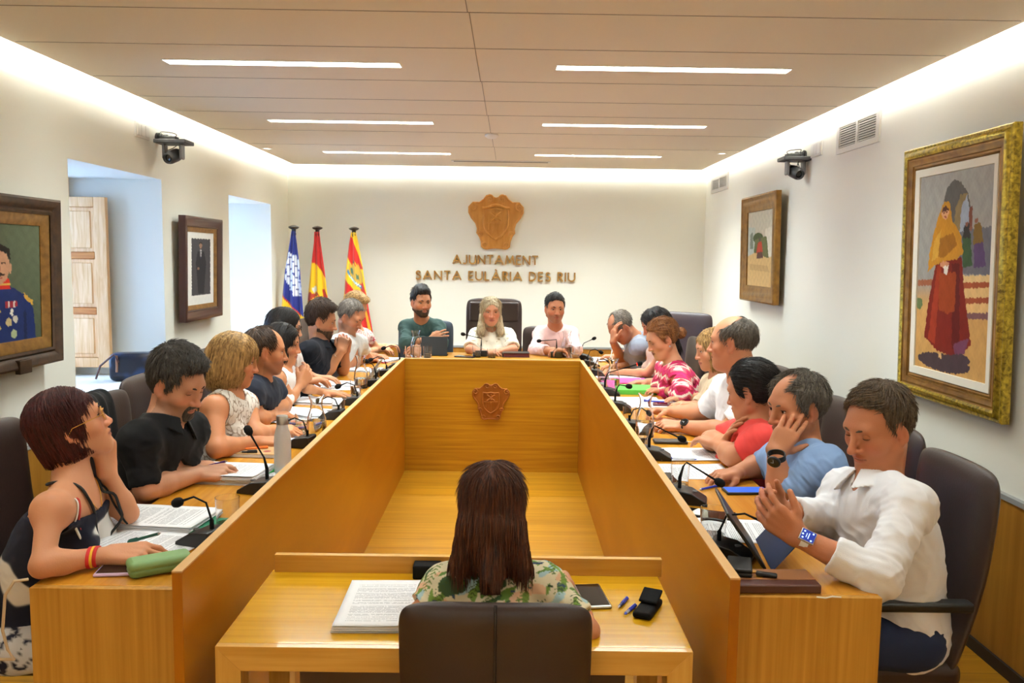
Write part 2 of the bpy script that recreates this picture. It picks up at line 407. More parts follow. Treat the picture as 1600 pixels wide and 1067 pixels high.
# carved crest: outline plate, scrolls, shield with crossed tools and bars
def crest(parent, w, h, m, top=False):
    "centre at the origin, facing -y"
    half = [(0, .46), (.10, .50), (.17, .49), (.22, .42), (.30, .36), (.42, .36), (.49, .28), (.49, .18), (.44, .08), (.36, -.02), (.33, -.12), (.34, -.20), (.29, -.27), (.26, -.36), (.25, -.46), (.18, -.50), (.08, -.485), (0, -.48)]
    poly = [(x*w, z*h) for x, z in half]+[(-x*w, z*h) for x, z in half[-2:0:-1]]
    T = Matrix(((1, 0, 0, 0), (0, 0, -1, 0), (0, 1, 0, 0), (0, 0, 0, 1)))
    pl = MB().prism(poly, 0, .022*w/.5, T=T); pl.build('plate', m, parent, bevel=.008*w/.5)
    k = w/.5
    sc = MB()
    def curl(cx, cz, r, s, a0):
        sc.tube([(cx*w+s*r*w*(1-t*.8)*math.cos(a0+t*7.5), -.022*k-.004, cz*h+r*w*(1-t*.8)*math.sin(a0+t*7.5)) for t in np.linspace(0, 1, 22)], [.011*k*(1-.5*t) for t in np.linspace(0, 1, 22)], 8)
    for s in (-1, 1):
        curl(s*.42, .27, .075, s, 1.5); curl(s*.11, .43, .07, s, 1.2); curl(s*.28, -.23, .05, s, 0); curl(s*.19, -.43, .06, s, -1.5)
        sc.tube([(s*x*w, -.022*k, z*h) for x, z in half[1:]], .009*k, 8)
    sc.build('scroll', m, parent, smooth=True)
    sh = MB(); out = [(0, .27), (.10, .25), (.22, .27), (.235, .1), (.23, -.05), (.19, -.18), (.10, -.28), (0, -.34)]
    sp = [(x*w*.95, z*h*.95) for x, z in out]+[(-x*w*.95, z*h*.95) for x, z in out[-2:0:-1]]
    sh.prism(sp, .018*k, .034*k, T=T)
    sh.tube([(x, -.038*k, z) for x, z in sp+[sp[0]]], .010*k, 8)
    sh.build('shield', m, parent, bevel=.003*k)
    d = MB(); y = -.040*k
    for s in (-1, 1): d.tube([(-s*.10*w, y, .03*h), (s*.10*w, y, .19*h)], .011*k, 6)
    d.box((-.19*w, y-.006*k, -.02*h), (.19*w, y+.010*k, .005*h))
    for x in (-.13, -.065, 0, .065, .13): d.box((x*w-.014*w, y-.010*k, -(.26-abs(x)*.9)*h), (x*w+.011*w, y+.004*k, -.02*h))
    d.ball((0, y, .2*h), .012*k); d.ball((0, y, .06*h), .012*k)
    if top: d.tube([(x*w, y-.006*k, (.29+.03*math.cos(x*14))*h) for x in np.linspace(-.25, .25, 16)], .012*k, 8)
    d.build('relief', m, parent, smooth=True)
cp = bpy.data.objects.new('carved_emblem', None)
# the emblem on the desk front is a part of the desk; its pieces are its sub-parts
COL.objects.link(cp); cp.parent = D; cp.location = (-.121, YD1, .523)
crest(cp, .27, .262, carve2_m)
t = thing('wall_crest', 'large carved wooden coat of arms on the white back wall', 'coat of arms', (-.139, YB, 1.912))
crest(t, .54, .52, carve_m, True)

# letters
GL = {
 'A': (.9, [[(0, 0), (.45, 1), (.9, 0)], [(.17, .35), (.73, .35)]]),
 'J': (.42, [[(.36, 1), (.36, .22)]+[(.16+.2*math.cos(a), .2-.2*math.sin(a)) for a in np.linspace(.2, 2.4, 7)]]),
 'U': (.72, [[(0, 1), (0, .34)]+[(.35-.35*math.cos(a), .34-.34*math.sin(a)) for a in np.linspace(.2, PI-.2, 11)]+[(.7, .34), (.7, 1)]]),
 'N': (.78, [[(0, 0), (0, 1), (.76, 0), (.76, 1)]]),
 'T': (.6, [[(0, 1), (.6, 1)], [(.3, 1), (.3, 0)]]),
 'M': (1.0, [[(0, 0), (.16, 1), (.5, .2), (.84, 1), (1, 0)]]),
 'E': (.46, [[(.46, 1), (0, 1), (0, 0), (.46, 0)], [(0, .52), (.42, .52)]]),
 'S': (.5, [[(.45, .86)]+[(.25+.2*math.cos(a), .76+.22*math.sin(a)) for a in np.linspace(.6, 4.3, 10)]+[(.25+.24*math.cos(a), .26+.26*math.sin(a)) for a in np.linspace(1.2, -2.6, 12)]]),
 'L': (.42, [[(0, 1), (0, 0), (.42, 0)]]),
 'R': (.5, [[(0, 0), (0, 1), (.22, 1)]+[(.22+.24*math.sin(a), .75+.25*math.cos(a)) for a in np.linspace(.2, PI-.2, 8)]+[(.22, .5), (0, .5)], [(.2, .5), (.5, 0)]]),
 'I': (.0, [[(0, 0), (0, 1)]]),
 'D': (.68, [[(0, 0), (0, 1), (.2, 1)]+[(.2+.48*math.sin(a), .5+.5*math.cos(a)) for a in np.linspace(.15, PI-.15, 13)]+[(.2, 0), (0, 0)]]),
}
GL['`'] = (0, [[(.36, 1.27), (.52, 1.12)]])
letm = two_tone('letter_wood', (150, 104, 40), (176, 130, 62), (40, 40, 9), .4, 4)
def letter(ch, x, z, h, label, ex=1.):
    mb = MB(); st = .080*h; cnt = [0]
    def seg(a, b):
        cnt[0] += 1; dz = .00025*cnt[0]
        a = np.array(a)*h; b = np.array(b)*h; a[0] *= ex; b[0] *= ex
        d = b-a; l = np.linalg.norm(d)+1e-9; d /= l; n = np.array([-d[1], d[0]])*st
        a2, b2 = a-d*st*.55, b+d*st*.55
        q = [a2+n, b2+n, b2-n, a2-n]
        mb.prism([(p[0], p[1]) for p in q], 0.004+dz, .024+dz, T=Matrix(((1, 0, 0, 0), (0, 0, -1, 0), (0, 1, 0, 0), (0, 0, 0, 1))))
    for st_ in GL[ch[0]][1]:
        for a, b in zip(st_[:-1], st_[1:]): seg(a, b)
    if len(ch) > 1:
        for st_ in GL['`'][1]: seg(*st_)
    mb.box((st*.2, -.006, h*.3), (st*.9, 0, h*.4))
    tag(mb.build('wall_letter', letm, loc=(x, YB, z)), label, 'letter', 'raised wooden letters on the back wall')
ordn = ['first', 'second', 'third', 'fourth', 'fifth', 'sixth', 'seventh', 'eighth', 'ninth', 'tenth', 'eleventh', 'twelfth', 'thirteenth', 'fourteenth', 'fifteenth', 'sixteenth', 'seventeenth', 'eighteenth', 'nineteenth']
def line_of(text, x0, x1, z, h, gap, what, ex):
    tot = 0; cur = []
    wd = {' ': .55}
    for ch in text:
        if ch == ' ': tot += wd[' ']*h; continue
        if ch == '`': continue
        cur.append((ch, tot)); tot += (GL[ch][0]*ex+gap)*h
    sc = (x1-x0)/(tot-gap*h)
    seen = {}; chars = [c for c in text]
    k = 0; res = []
    accent = text.index('`')-1 if '`' in text else -1
    idx = [i for i, c in enumerate(text) if c not in ' `']
    for n, ((ch, off), i) in enumerate(zip(cur, idx)):
        letter(ch+('`' if i == accent else ''), x0+off*sc, z, h, 'raised wooden letter %s, %s letter of the %s' % (ch, ordn[n], what), ex*sc if sc < 1.2 else ex)
line_of('AJUNTAMENT', -.559, .279, 1.502, .082, .30, 'upper line of the wall sign', 1.)
line_of('SANTA EULA`RIA DES RIU', -.925, .652, 1.342, .082, .34, 'lower line of the wall sign', 1.)

# ------------------------------------------------------------------ clerk's table
TZ, TY0, TY1 = .64, 1.882, 2.37
TX0, TX1 = -.682, .447
t = thing('clerk_table', 'small light oak table with mitred frame and raised back board at the open end', 'table', (0, 0, 0))
simple('tabletop', (TX0, TY0+.0205, TZ-.035), (TX1, TY1, TZ), wood_small, parent=t, bevel=.001)
fr = mat('x', (0, 0, 0)); 
frame_m = two_tone('oak_frame', (204, 150, 60), (222, 172, 84), (3, 60, 60), .3, 6, .3, coat=.2)
f = MB()
Txz = Matrix(((1, 0, 0, 0), (0, 0, 1, 0), (0, 1, 0, 0), (0, 0, 0, 1)))
f.prism([(TX0, TZ), (TX1, TZ), (TX1-.06, TZ-.06), (TX0+.06, TZ-.06)], TY0, TY0+.02, T=Txz); f.build('front_rail', frame_m, t, bevel=.001)
for x0, s in ((TX0, 1), (TX1, -1)):
    f = MB(); f.prism([(x0, TZ), (x0, 0), (x0+s*.06, 0), (x0+s*.06, TZ-.06)], TY0, TY0+.02, T=Txz); f.box((min(x0, x0+s*.06), TY0+.02, 0), (max(x0, x0+s*.06), TY0+.06, TZ-.036)); f.build('leg', two_tone('oak_leg', (204, 150, 60), (222, 172, 84), (60, 60, 3), .3), t, bevel=.001)
    f = MB(); f.box((min(x0, x0+s*.06), TY0+.05, TZ-.06), (max(x0, x0+s*.06), TY1, TZ-.036)); f.build('side_rail', frame_m, t)
    f = MB(); f.box((min(x0, x0+s*.06), TY1-.06, 0), (max(x0, x0+s*.06), TY1, TZ-.06)); f.build('leg', MATS['oak_leg'], t, bevel=.001)
simple('back_board', (TX0+.01, TY1-.02, TZ), (TX1+.01, TY1, TZ+.052), frame_m, parent=t, bevel=.001)
simple('modesty_panel', (TX0+.1, TY1-.1, .1), (TX1-.1, TY1-.08, TZ-.06), mat('grey_panel', (120, 100, 84), .6), parent=t)
simple('cable_tray', (TX0+.12, TY0+.1, TZ-.1), (TX1-.09, TY0+.16, TZ-.066), mat('tray', (150, 128, 100), .5), parent=t)

# ------------------------------------------------------------------ framed pictures
def canvas(name, parent, w, h, fn, nx, nz, m, y=0.):
    "painted canvas facing -y, colours computed per vertex; fn(u, v) with u to the right and v down"
    u, v = np.meshgrid(np.linspace(0, 1, nx), np.linspace(0, 1, nz))
    u = u.ravel(); v = v.ravel()
    V = np.stack([(u-.5)*w, np.full_like(u, y), (.5-v)*h], 1)
    i = np.arange((nz-1)*nx).reshape(nz-1, nx)[:, :-1].ravel()
    F = np.stack([i, i+nx, i+nx+1, i+1], 1)
    return raw_mesh(name, V, F, m, parent, fn(u, v), smooth=False)
def lin(c): return np.array(S(c))
def inpoly(u, v, P):
    r = np.zeros(u.shape, bool); n = len(P)
    for i in range(n):
        x0, y0 = P[i]; x1, y1 = P[(i+1) % n]
        if y0 == y1: continue
        cnd = ((v >= min(y0, y1)) & (v < max(y0, y1))) & (u < (v-y0)*(x1-x0)/(y1-y0)+x0)
        r ^= cnd
    return r
def nz_(u, v, f, s=0):
    return (np.sin(u*f*1.3+s+2*np.sin(v*f*.7+s))+np.sin(v*f*1.7+s*2+2*np.sin(u*f*.9)))/2
def paint(base, polys, noise=.08, f=40):
    def fn(u, v):
        c = base(u, v) if callable(base) else np.tile(lin(base), (len(u), 1))
        jx = u+.006*nz_(u, v, 90); jy = v+.004*nz_(v, u, 90, 1)
        for P in polys:
            col = P[0]; k = inpoly(jx, jy, P[1]) if not isinstance(P[1], tuple) else ((jx-P[1][0])/P[1][2])**2+((jy-P[1][1])/P[1][3])**2 < 1
            c[k] = lin(col)
        return np.clip(c*(1+noise*nz_(u, v, f)[:, None]+noise*.6*nz_(u, v, f*3.1, 2)[:, None]), 0, 1)
    return fn
def ring(mb, w, h, prof, mi=0):
    "mitred moulding: profile of (inset, y) swept round a rectangle w x h"
    n = len(prof); vs = []
    for sx, sz in ((-1, -1), (1, -1), (1, 1), (-1, 1)):
        for ins, y in prof: vs.append((sx*(w/2-ins), y, sz*(h/2-ins)))
    fs = []
    for k in range(4):
        for i in range(n-1):
            a = k*n+i; b = ((k+1) % 4)*n+i
            fs.append((a, b, b+1, a+1))
    mb.add(vs, fs, mi)
canvm = mat('canvas', (255, 255, 255), .7, attr='Col', spec=.2)
def framed(name, label, corner, w, h, side, prof_list, mats, fn, nx, nz, cw, ch, cy, tilt=0., cat='painting', mount=None):
    "corner: centre of the frame on the wall; side +1 right wall (faces -x), -1 left wall"
    t = thing(name, label, cat, corner)
    t.rotation_euler = (0, tilt*(-side), 0)
    t.rotation_euler = Matrix.Rotation(tilt*-side, 3, 'Y').to_euler() if False else t.rotation_euler
    R = Matrix.Rotation(-side*PI/2, 4, 'Z')   # -y -> -x for the right wall
    q = (Matrix.Rotation(tilt*(-side), 4, 'Y') @ R).to_euler(); t.rotation_euler = q
    for i, (nm, ins, prof) in enumerate(prof_list):
        mb = MB(); ring(mb, w-2*ins, h-2*ins, prof); mb.build(nm, mats[i], t, smooth=True)
    simple('backing', (-w/2+.01, -.012, -h/2+.01), (w/2-.01, 0, h/2-.01), mat('backing', (70, 50, 34), .8), parent=t)
    canvas('picture', t, cw, ch, fn, nx, nz, canvm, cy)
    return t
goldf = two_tone('gilt_frame', (96, 78, 20), (206, 176, 60), (60, 60, 60), .34, 4, .5, bump=.9, metal=.5)
gilt2 = two_tone('gilt_plain', (110, 74, 28), (150, 108, 44), (20, 20, 20), .4, 3, metal=.4)
linen = mat('linen_slip', (226, 218, 200), .8)
walnut = two_tone('dark_walnut', (44, 28, 16), (72, 48, 26), (30, 30, 30), .4, 4)
bronze_in = two_tone('bronze_inner', (112, 78, 30), (150, 108, 48), (30, 30, 30), .45, 4, metal=.3)

def bg_wall(u, v):
    a = lin((150, 146, 138))*(1-v[:, None]*.3)+lin((120, 120, 126))*.15
    b = lin((196, 150, 88)); k = 1/(1+np.exp(-(v-.60)*40))[:, None]
    return a*(1-k)+b*k
girl = [((92, 88, 84), [(.36, .30), (.36, .14), (.40, .08), (.48, .045), (.57, .06), (.66, .11), (.72, .2), (.74, .30)]),
        ((132, 112, 76), [(.50, .30), (.52, .18), (.58, .12), (.66, .12), (.70, .3)]),
        ((150, 158, 172), [(.58, .30), (.60, .17), (.66, .13), (.70, .2), (.72, .3)]),
        ((116, 66, 50), [(.69, .19), (.73, .18), (.74, .28), (.70, .28)]),
        ((104, 102, 108), [(.55, .3), (1, .28), (1, .5), (.62, .5)]),
        ((60, 84, 52), [(.62, .31), (.72, .31), (.76, .46), (.64, .47)]), ((86, 64, 100), [(.76, .31), (.86, .3), (.92, .46), (.78, .47)]),
        ((52, 46, 44), [(.64, .27), (.70, .26), (.72, .33), (.62, .33)]), ((120, 92, 40), [(.76, .27), (.84, .26), (.88, .35), (.76, .36)]),
        ((130, 84, 66), (.67, .265, .022, .012)), ((140, 92, 70), (.79, .25, .022, .013)), ((130, 84, 66), (.72, .285, .018, .01)),
        ((218, 184, 128), [(.55, .51), (1, .5), (1, .53), (.55, .545)]), ((156, 78, 46), [(.5, .545), (1, .53), (1, .555), (.5, .575)]),
        ((214, 176, 118), [(.5, .575), (1, .555), (1, .6), (.5, .62)]), ((150, 74, 46), [(.5, .62), (1, .6), (1, .625), (.5, .65)]),
        ((218, 176, 116), [(.5, .65), (1, .625), (1, .67), (.5, .69)]), ((120, 84, 84), [(.5, .69), (1, .67), (1, .70), (.5, .72)]),
        ((150, 90, 60), [(.02, .54), (.3, .53), (.3, .56), (.02, .57)]), ((96, 112, 70), (.05, .66, .05, .03)),
        ((72, 56, 60), (.42, .945, .36, .045)), ((72, 56, 60), (.62, .91, .16, .03)),
        ((116, 30, 20), [(.28, .44), (.62, .42), (.68, .6), (.78, .83), (.70, .87), (.52, .9), (.34, .89), (.14, .83), (.2, .62)]),
        ((150, 50, 26), [(.30, .46), (.36, .46), (.30, .86), (.2, .84)]), ((90, 20, 18), [(.5, .45), (.6, .45), (.64, .85), (.54, .87)]),
        ((146, 60, 24), [(.33, .50), (.56, .49), (.56, .68), (.46, .70), (.34, .68)]), ((110, 60, 84), [(.56, .84), (.76, .80), (.70, .88), (.58, .89)]),
        ((186, 128, 34), [(.30, .2), (.36, .145), (.44, .15), (.48, .24), (.60, .31), (.64, .40), (.56, .43), (.40, .44), (.26, .46), (.16, .50), (.18, .40), (.22, .32)]),
        ((150, 96, 26), [(.30, .33), (.5, .3), (.56, .36), (.4, .42), (.26, .42)]), ((200, 150, 56), [(.24, .34), (.34, .28), (.3, .42), (.22, .44)]),
        ((206, 150, 112), (.385, .20, .05, .032)), ((80, 44, 30), [(.34, .185), (.38, .165), (.43, .18), (.43, .19), (.34, .195)]),
        ((110, 56, 40), (.365, .2, .012, .004)), ((110, 56, 40), (.405, .2, .012, .004)), ((150, 70, 56), (.388, .222, .014, .004)),
        ((190, 130, 96), (.40, .455, .06, .016)), ((222, 214, 200), [(.38, .465), (.46, .46), (.44, .505), (.40, .50)]),
        ((206, 170, 120), [(.36, .9), (.40, .9), (.40, .925), (.37, .925)])]
XRp = XR-.055
framed('painting', 'tall gilt framed painting of a girl in yellow shawl and long red skirt', (XR-.045, 3.525, 1.522), .85, 1.125, 1,
    [('frame', 0, [(0, 0), (0, -.030), (.006, -.036), (.014, -.033), (.022, -.042), (.036, -.046), (.046, -.040)]), ('inner_frame', .046, [(0, -.040), (.004, -.034), (.012, -.036), (.022, -.030), (.034, -.029), (.036, -.024), (.046, -.027), (.052, -.022), (.054, -.012)]),
     ('slip', .10, [(0, -.020), (.002, -.026), (.034, -.022), (.036, -.014)])], [goldf, gilt2, linen],
    paint(bg_wall, girl, .07), 190, 300, .60, .865, -.016, tilt=.028)
small = [((196, 190, 170), [(0, 0), (1, 0), (1, .5), (0, .5)]), ((180, 188, 178), [(0, .2), (.3, .22), (.3, .55), (0, .6)]), ((120, 130, 116), [(.1, .3), (.2, .28), (.24, .5), (.1, .5)]),
         ((214, 208, 190), [(.7, .25), (1, .22), (1, .6), (.72, .6)]), ((70, 84, 52), (.42, .36, .2, .07)), ((100, 104, 66), [(.3, .38), (.75, .34), (.85, .62), (.7, .64), (.5, .5), (.25, .6)]),
         ((204, 170, 116), [(0, .6), (.3, .55), (.8, .62), (1, .6), (1, 1), (0, 1)]), ((176, 70, 52), [(.42, .42), (.56, .4), (.62, .55), (.36, .56)]), ((90, 60, 50), [(.4, .55), (.6, .54), (.64, .62), (.38, .63)]),
         ((90, 80, 70), (.5, .38, .05, .025)), ((186, 154, 104), [(.1, .7), (.8, .72), (.9, .8), (.1, .78)])]
framed('painting', 'smaller brown gilt framed landscape with a path on the right wall near the back corner', (XR-.045, 6.26, 1.658), .86, .80, 1,
    [('frame', 0, [(0, 0), (0, -.038), (.012, -.044), (.03, -.036), (.05, -.040), (.08, -.030), (.10, -.028), (.118, -.024), (.12, -.014)])], [gilt2],
    paint((206, 196, 168), small, .07), 90, 110, .63, .57, -.015, tilt=.02)
def bg_off(u, v): 
    return lin((84, 92, 70))*(1-.4*v[:, None])*(1+.5*np.clip(u-.4, 0, 1)[:, None])
off = [((24, 40, 92), [(.2, 1), (.24, .62), (.40, .52), (.62, .52), (.80, .60), (.90, .72), (.93, 1)]), ((196, 44, 30), [(.40, .46), (.62, .46), (.63, .545), (.40, .55)]),
       ((196, 150, 60), [(.78, .58), (.90, .66), (.90, .70), (.80, .64)]), ((214, 170, 80), [(.40, .5), (.63, .5), (.63, .515), (.40, .515)]),
       ((186, 138, 108), (.50, .36, .125, .15)), ((36, 28, 22), [(.36, .32), (.38, .22), (.5, .17), (.63, .22), (.64, .34), (.60, .26), (.5, .23), (.41, .25)]), ((186, 138, 108), (.635, .38, .02, .04)),
       ((52, 34, 24), [(.42, .425), (.5, .405), (.58, .425), (.56, .44), (.44, .44)]), ((60, 40, 30), [(.42, .33), (.48, .325), (.48, .34), (.42, .345)]), ((60, 40, 30), [(.53, .325), (.59, .33), (.59, .345), (.53, .34)]),
       ((150, 96, 76), [(.49, .34), (.515, .34), (.53, .40), (.48, .40)]), ((150, 60, 50), [(.46, .45), (.55, .45), (.53, .462), (.48, .462)]),
       ((18, 28, 66), [(.78, .75), (.81, .72), (.82, 1), (.78, 1)]), ((200, 190, 170), (.68, .80, .03, .03)), ((190, 170, 120), (.60, .82, .035, .035)), ((220, 214, 200), (.64, .74, .02, .03)), ((160, 170, 130), (.66, .92, .035, .035)),
       ((150, 40, 50), [(.57, .65), (.71, .65), (.71, .70), (.57, .70)]), ((214, 200, 190), [(.60, .65), (.62, .65), (.62, .70), (.60, .70)]), ((214, 200, 190), [(.66, .65), (.68, .65), (.68, .70), (.66, .70)]), ((210, 180, 90), (.5, .72, .013, .013)), ((210, 180, 90), (.5, .86, .013, .013))]
of = framed('portrait_painting', 'dark wood framed portrait of an officer in blue uniform with medals on the left wall', (XL+.05, 3.475, 1.425), .86, .745, -1,
    [('frame', 0, [(0, 0), (0, -.05), (.01, -.056), (.03, -.05), (.05, -.035), (.06, -.045), (.072, -.04)]), ('inner_frame', .072, [(0, -.035), (.01, -.036), (.05, -.02), (.052, -.01)])],
    [walnut, bronze_in], paint(bg_off, off, .07), 120, 130, .62, .52, -.016, tilt=.02)
simple('picture_clip', (.06, -.062, -.39), (.15, -.04, -.33), walnut, parent=of, bevel=.002)
king = [((226, 224, 218), [(.0, 0), (1, 0), (1, 1), (0, 1)]), ((70, 68, 72), [(.17, .10), (.86, .10), (.86, .86), (.17, .86)]), ((40, 40, 46), [(.38, .27), (.62, .27), (.70, .42), (.66, .62), (.62, .84), (.40, .84), (.36, .6), (.32, .42)]),
        ((150, 116, 96), (.5, .19, .055, .042)), ((44, 34, 30), [(.44, .18), (.46, .145), (.54, .145), (.56, .18), (.5, .16)]), ((210, 208, 204), [(.47, .25), (.53, .25), (.51, .36), (.49, .36)]), ((60, 60, 90), [(.49, .26), (.51, .26), (.508, .37), (.492, .37)]), ((130, 100, 84), (.41, .5, .04, .018))]
framed('framed_photo', 'dark framed photograph of a standing man in a suit between the two window niches', (XL+.035, 5.80, 1.46), .70, .70, -1,
    [('frame', 0, [(0, 0), (0, -.045), (.01, -.05), (.03, -.046), (.06, -.03), (.066, -.034), (.072, -.03)]), ('inner_frame', .072, [(0, -.028), (.004, -.03), (.03, -.02), (.032, -.01)])],
    [mat('mahogany', (66, 34, 24), .35), bronze_in], paint((226, 224, 218), king, .02), 100, 120, .51, .51, -.015, tilt=.02, cat='photograph')

# ------------------------------------------------------------------ vents, switches, cameras
def vent(y0, y1, z0, z1, label, cols=2):
    t = thing('air_vent', label, 'air vent', (XR, (y0+y1)/2, (z0+z1)/2))
    hw, hh = (y1-y0)/2, (z1-z0)/2
    m = mat('vent_white', (216, 212, 204), .5)
    f = MB()
    for a, b in (((-hw, -hh+.03), (-hw+.04, hh-.03)), ((hw-.04, -hh+.03), (hw, hh-.03)), ((-.012, -hh+.03), (.012, hh-.03)), ((-hw, -hh), (hw, -hh+.03)), ((-hw, hh-.03), (hw, hh))): f.box((-.012, a[0], a[1]), (0, b[0], b[1]))
    f.build('vent_frame', m, t)
    simple('vent_back', (-.002, -hw+.02, -hh+.02), (.0, hw-.02, hh-.02), mat('vent_dark', (64, 60, 56), .8), parent=t)
    n = 9; s = MB()
    for k in range(n):
        z = -hh+.03+(k+.5)*(2*hh-.06)/n
        for a, b in ((-hw+.04, -.012), (.012, hw-.04)):
            s.add([(-.011, a, z-.004), (-.011, b, z-.004), (-.002, b, z+.006), (-.002, a, z+.006), (-.012, a, z-.002), (-.012, b, z-.002), (-.003, b, z+.008), (-.003, a, z+.008)], [(0, 1, 2, 3), (4, 5, 6, 7), (0, 1, 5, 4), (3, 2, 6, 7)])
    s.build('vent_slat', m, t)
vent(4.43, 5.0, 2.195, 2.375, 'wide white louvred air vent high on the right wall beside the camera')
vent(7.47, 8.07, 2.2, 2.35, 'white louvred air vent high on the right wall near the back corner')
def ptz(pos, side, label, lab2):
    "camera on a wall arm; side -1 left wall, +1 right wall"
    t = thing('ptz_camera', label, 'camera', pos)
    s = -side
    m = mat('camera_grey', (60, 60, 62), .45); m2 = mat('camera_silver', (110, 110, 112), .4)
    a = MB(); a.lathe([(.03, 0), (.034, .012), (.03, .016)], axis=0); a.v = [(v[0]*s, v[1], v[2]) for v in a.v]
    a.tube([(0, 0, 0), (s*.10, -.02, 0), (s*.13, -.03, -.012)], .012, 10); a.ball((s*.06, -.012, 0), .022); a.ball((s*.03, 0, 0), .024)
    a.build('wall_arm', black_pl, t, smooth=True)
    a = MB(); a.box((s*.10-.075, -.12, -.045), (s*.10+.12*1, .03, -.02)); a.build('camera_base', m, t, bevel=.006)
    a = MB(); a.box((s*.1-.045, -.085, -.02), (s*.1+.05, -.03, .0)); a.build('power_box', black_pl, t, bevel=.004)
    c = (s*.10+.02, -.05)
    for q in (-1, 1): MB().box((c[0]+q*.052-.009, c[1]-.03, -.135), (c[0]+q*.052+.009, c[1]+.03, -.045)).build('yoke_arm', m2, t, bevel=.008)
    b = MB(); b.lathe([(.001, .05), (.036, .045), (.04, .02), (.04, -.04), (.034, -.062), (.030, -.066), (.026, -.052), (.001, -.05)], (0, 0, 0), axis=1)
    h = b.build('camera_head', m, t, smooth=True, loc=(c[0], c[1], -.115), rot=(.35, 0, -s*.25))
    l = MB().ball((0, -.047, 0), .024, sc=(1, .4, 1)).build('lens', dark_gl, h, smooth=True)
    w = MB()
    pts = lambda k: [(s*(.02+.10*q+.02*math.sin(q*9+k)), -.02-.03*math.sin(q*5+k), .0+.035*math.sin(q*PI)*(1 if k else -2.4)) for q in np.linspace(0, 1, 16)]
    w.tube(pts(0), .0025, 6); w.tube(pts(1), .0025, 6); w.tube([(s*.04, -.01, -.02), (s*.05, 0, -.07), (s*.03, .01, -.10), (s*.06, .0, -.11)], .0025, 6)
    w.build('cable', black_pl, t, smooth=True)
    u = thing('wall_socket', lab2, 'socket plate', (pos[0], pos[1]-.22*1, pos[2]+.01))
    simple('plate', (min(0, s*.012), -.09, -.045), (max(0, s*.012), .09, .045), white_pl, parent=u, bevel=.003)
    for k in range(3): simple('switch_key', (min(s*.01, s*.016), -.08+k*.055, -.032), (max(s*.01, s*.016), -.03+k*.055, .032), white_pl, parent=u, bevel=.002)
ptz((XL, 5.25, 2.27), -1, 'grey swivelling camera on a black arm high on the left wall', 'white triple socket plate high on the left wall behind the camera')
ptz((XR, 5.55, 2.26), 1, 'grey swivelling camera on a black arm high on the right wall', 'white triple socket plate high on the right wall behind the camera')

# ------------------------------------------------------------------ flags
flagm = mat('flag_cloth', (255, 255, 255), .75, attr='Col', sheen=.3, spec=.2)
def flag(label, top, outline, paintfn, yw, seed):
    """draped flag: outline rows (py, pxl, pxr) in photo pixels, hung at distance yw"""
    p0 = at(*top, y=yw)
    t = thing('flag', label, 'flag', (p0[0], yw, 0), 0, 'flags on poles in the back left corner')
    inv = np.array([p0[0], yw, 0])
    p = MB(); p.tube([(0, .03, .03), (0, .0, p0[2])], .014, 12); p.build('pole', mat('pole_brown', (84, 56, 34), .4), t, smooth=True)
    f = MB(); f.lathe([(.001, .05), (.022, .045), (.046, .036), (.05, .028), (.04, .018), (.02, .01), (.018, -.02), (.022, -.03), (.018, -.05), (.012, -.055)], (0, 0, p0[2])); f.build('finial', mat('finial_dark', (34, 24, 22), .3), t, smooth=True)
    b = MB(); b.lathe([(.085, 0), (.085, .02), (.05, .035), (.025, .06), (.02, .2)]); b.build('flag_stand', mat('finial_dark'), t, smooth=True)
    nu, nv = 90, 150
    py0, py1 = outline[0][0], outline[-1][0]
    V = []; C = []
    U, Vv = np.meshgrid(np.linspace(0, 1, nu), np.linspace(0, 1, nv)); U = U.ravel(); Vv = Vv.ravel()
    py = py0+(py1-py0)*Vv
    O = np.array(outline, float)
    l = np.interp(py, O[:, 0], O[:, 1]); r = np.interp(py, O[:, 0], O[:, 2]); px = l+(r-l)*U
    ph = U*15+seed+1.5*np.sin(Vv*2+seed)
    amp = (.008+.03*Vv)
    dep = amp*np.sin(ph)-.02-.05*np.sin(U*PI)*Vv
    d = FW[None]+RT[None]*((px-800)/FPX)[:, None]-UP[None]*((py-533.5)/FPX)[:, None]
    tt = (yw)/d[:, 1]; P = np.array([0, 0, HC])+d*tt[:, None]; P[:, 1] += dep
    i = np.arange((nv-1)*nu).reshape(nv-1, nu)[:, :-1].ravel()
    F = np.stack([i, i+nu, i+nu+1, i+1], 1)
    o = raw_mesh('flag_cloth', P-inv, F, flagm, t, paintfn(px, py))
    so = o.modifiers.new('thick', 'SOLIDIFY'); so.thickness = .003
def polys(base, L):
    def fn(px, py):
        c = np.tile(lin(base), (len(px), 1))
        for col, P in L: c[inpoly(px+.0, py, P)] = lin(col)
        return c
    return fn
blue, yel, red, wht = (34, 44, 120), (240, 190, 30), (196, 40, 36), (226, 226, 230)
castle = []
for (x, y, w_, h_) in ((451, 394, 6, 12), (458, 398, 7, 10), (447, 404, 22, 14), (449, 418, 20, 10), (446, 428, 22, 8), (449, 436, 22, 8), (453, 444, 19, 8), (459, 452, 13, 9)): castle.append((wht, [(x, y), (x+w_, y+2), (x+w_, y+h_+2), (x, y+h_)]))
for k in range(10):
    y = 400+k*6; castle.append((blue, [(446, y), (473, y+5), (473, y+5.8), (446, y+.8)]))
for k in range(6):
    x = 449+k*4; castle.append((blue, [(x, 396), (x+.6, 396), (x+1.6, 462), (x+1, 462)]))
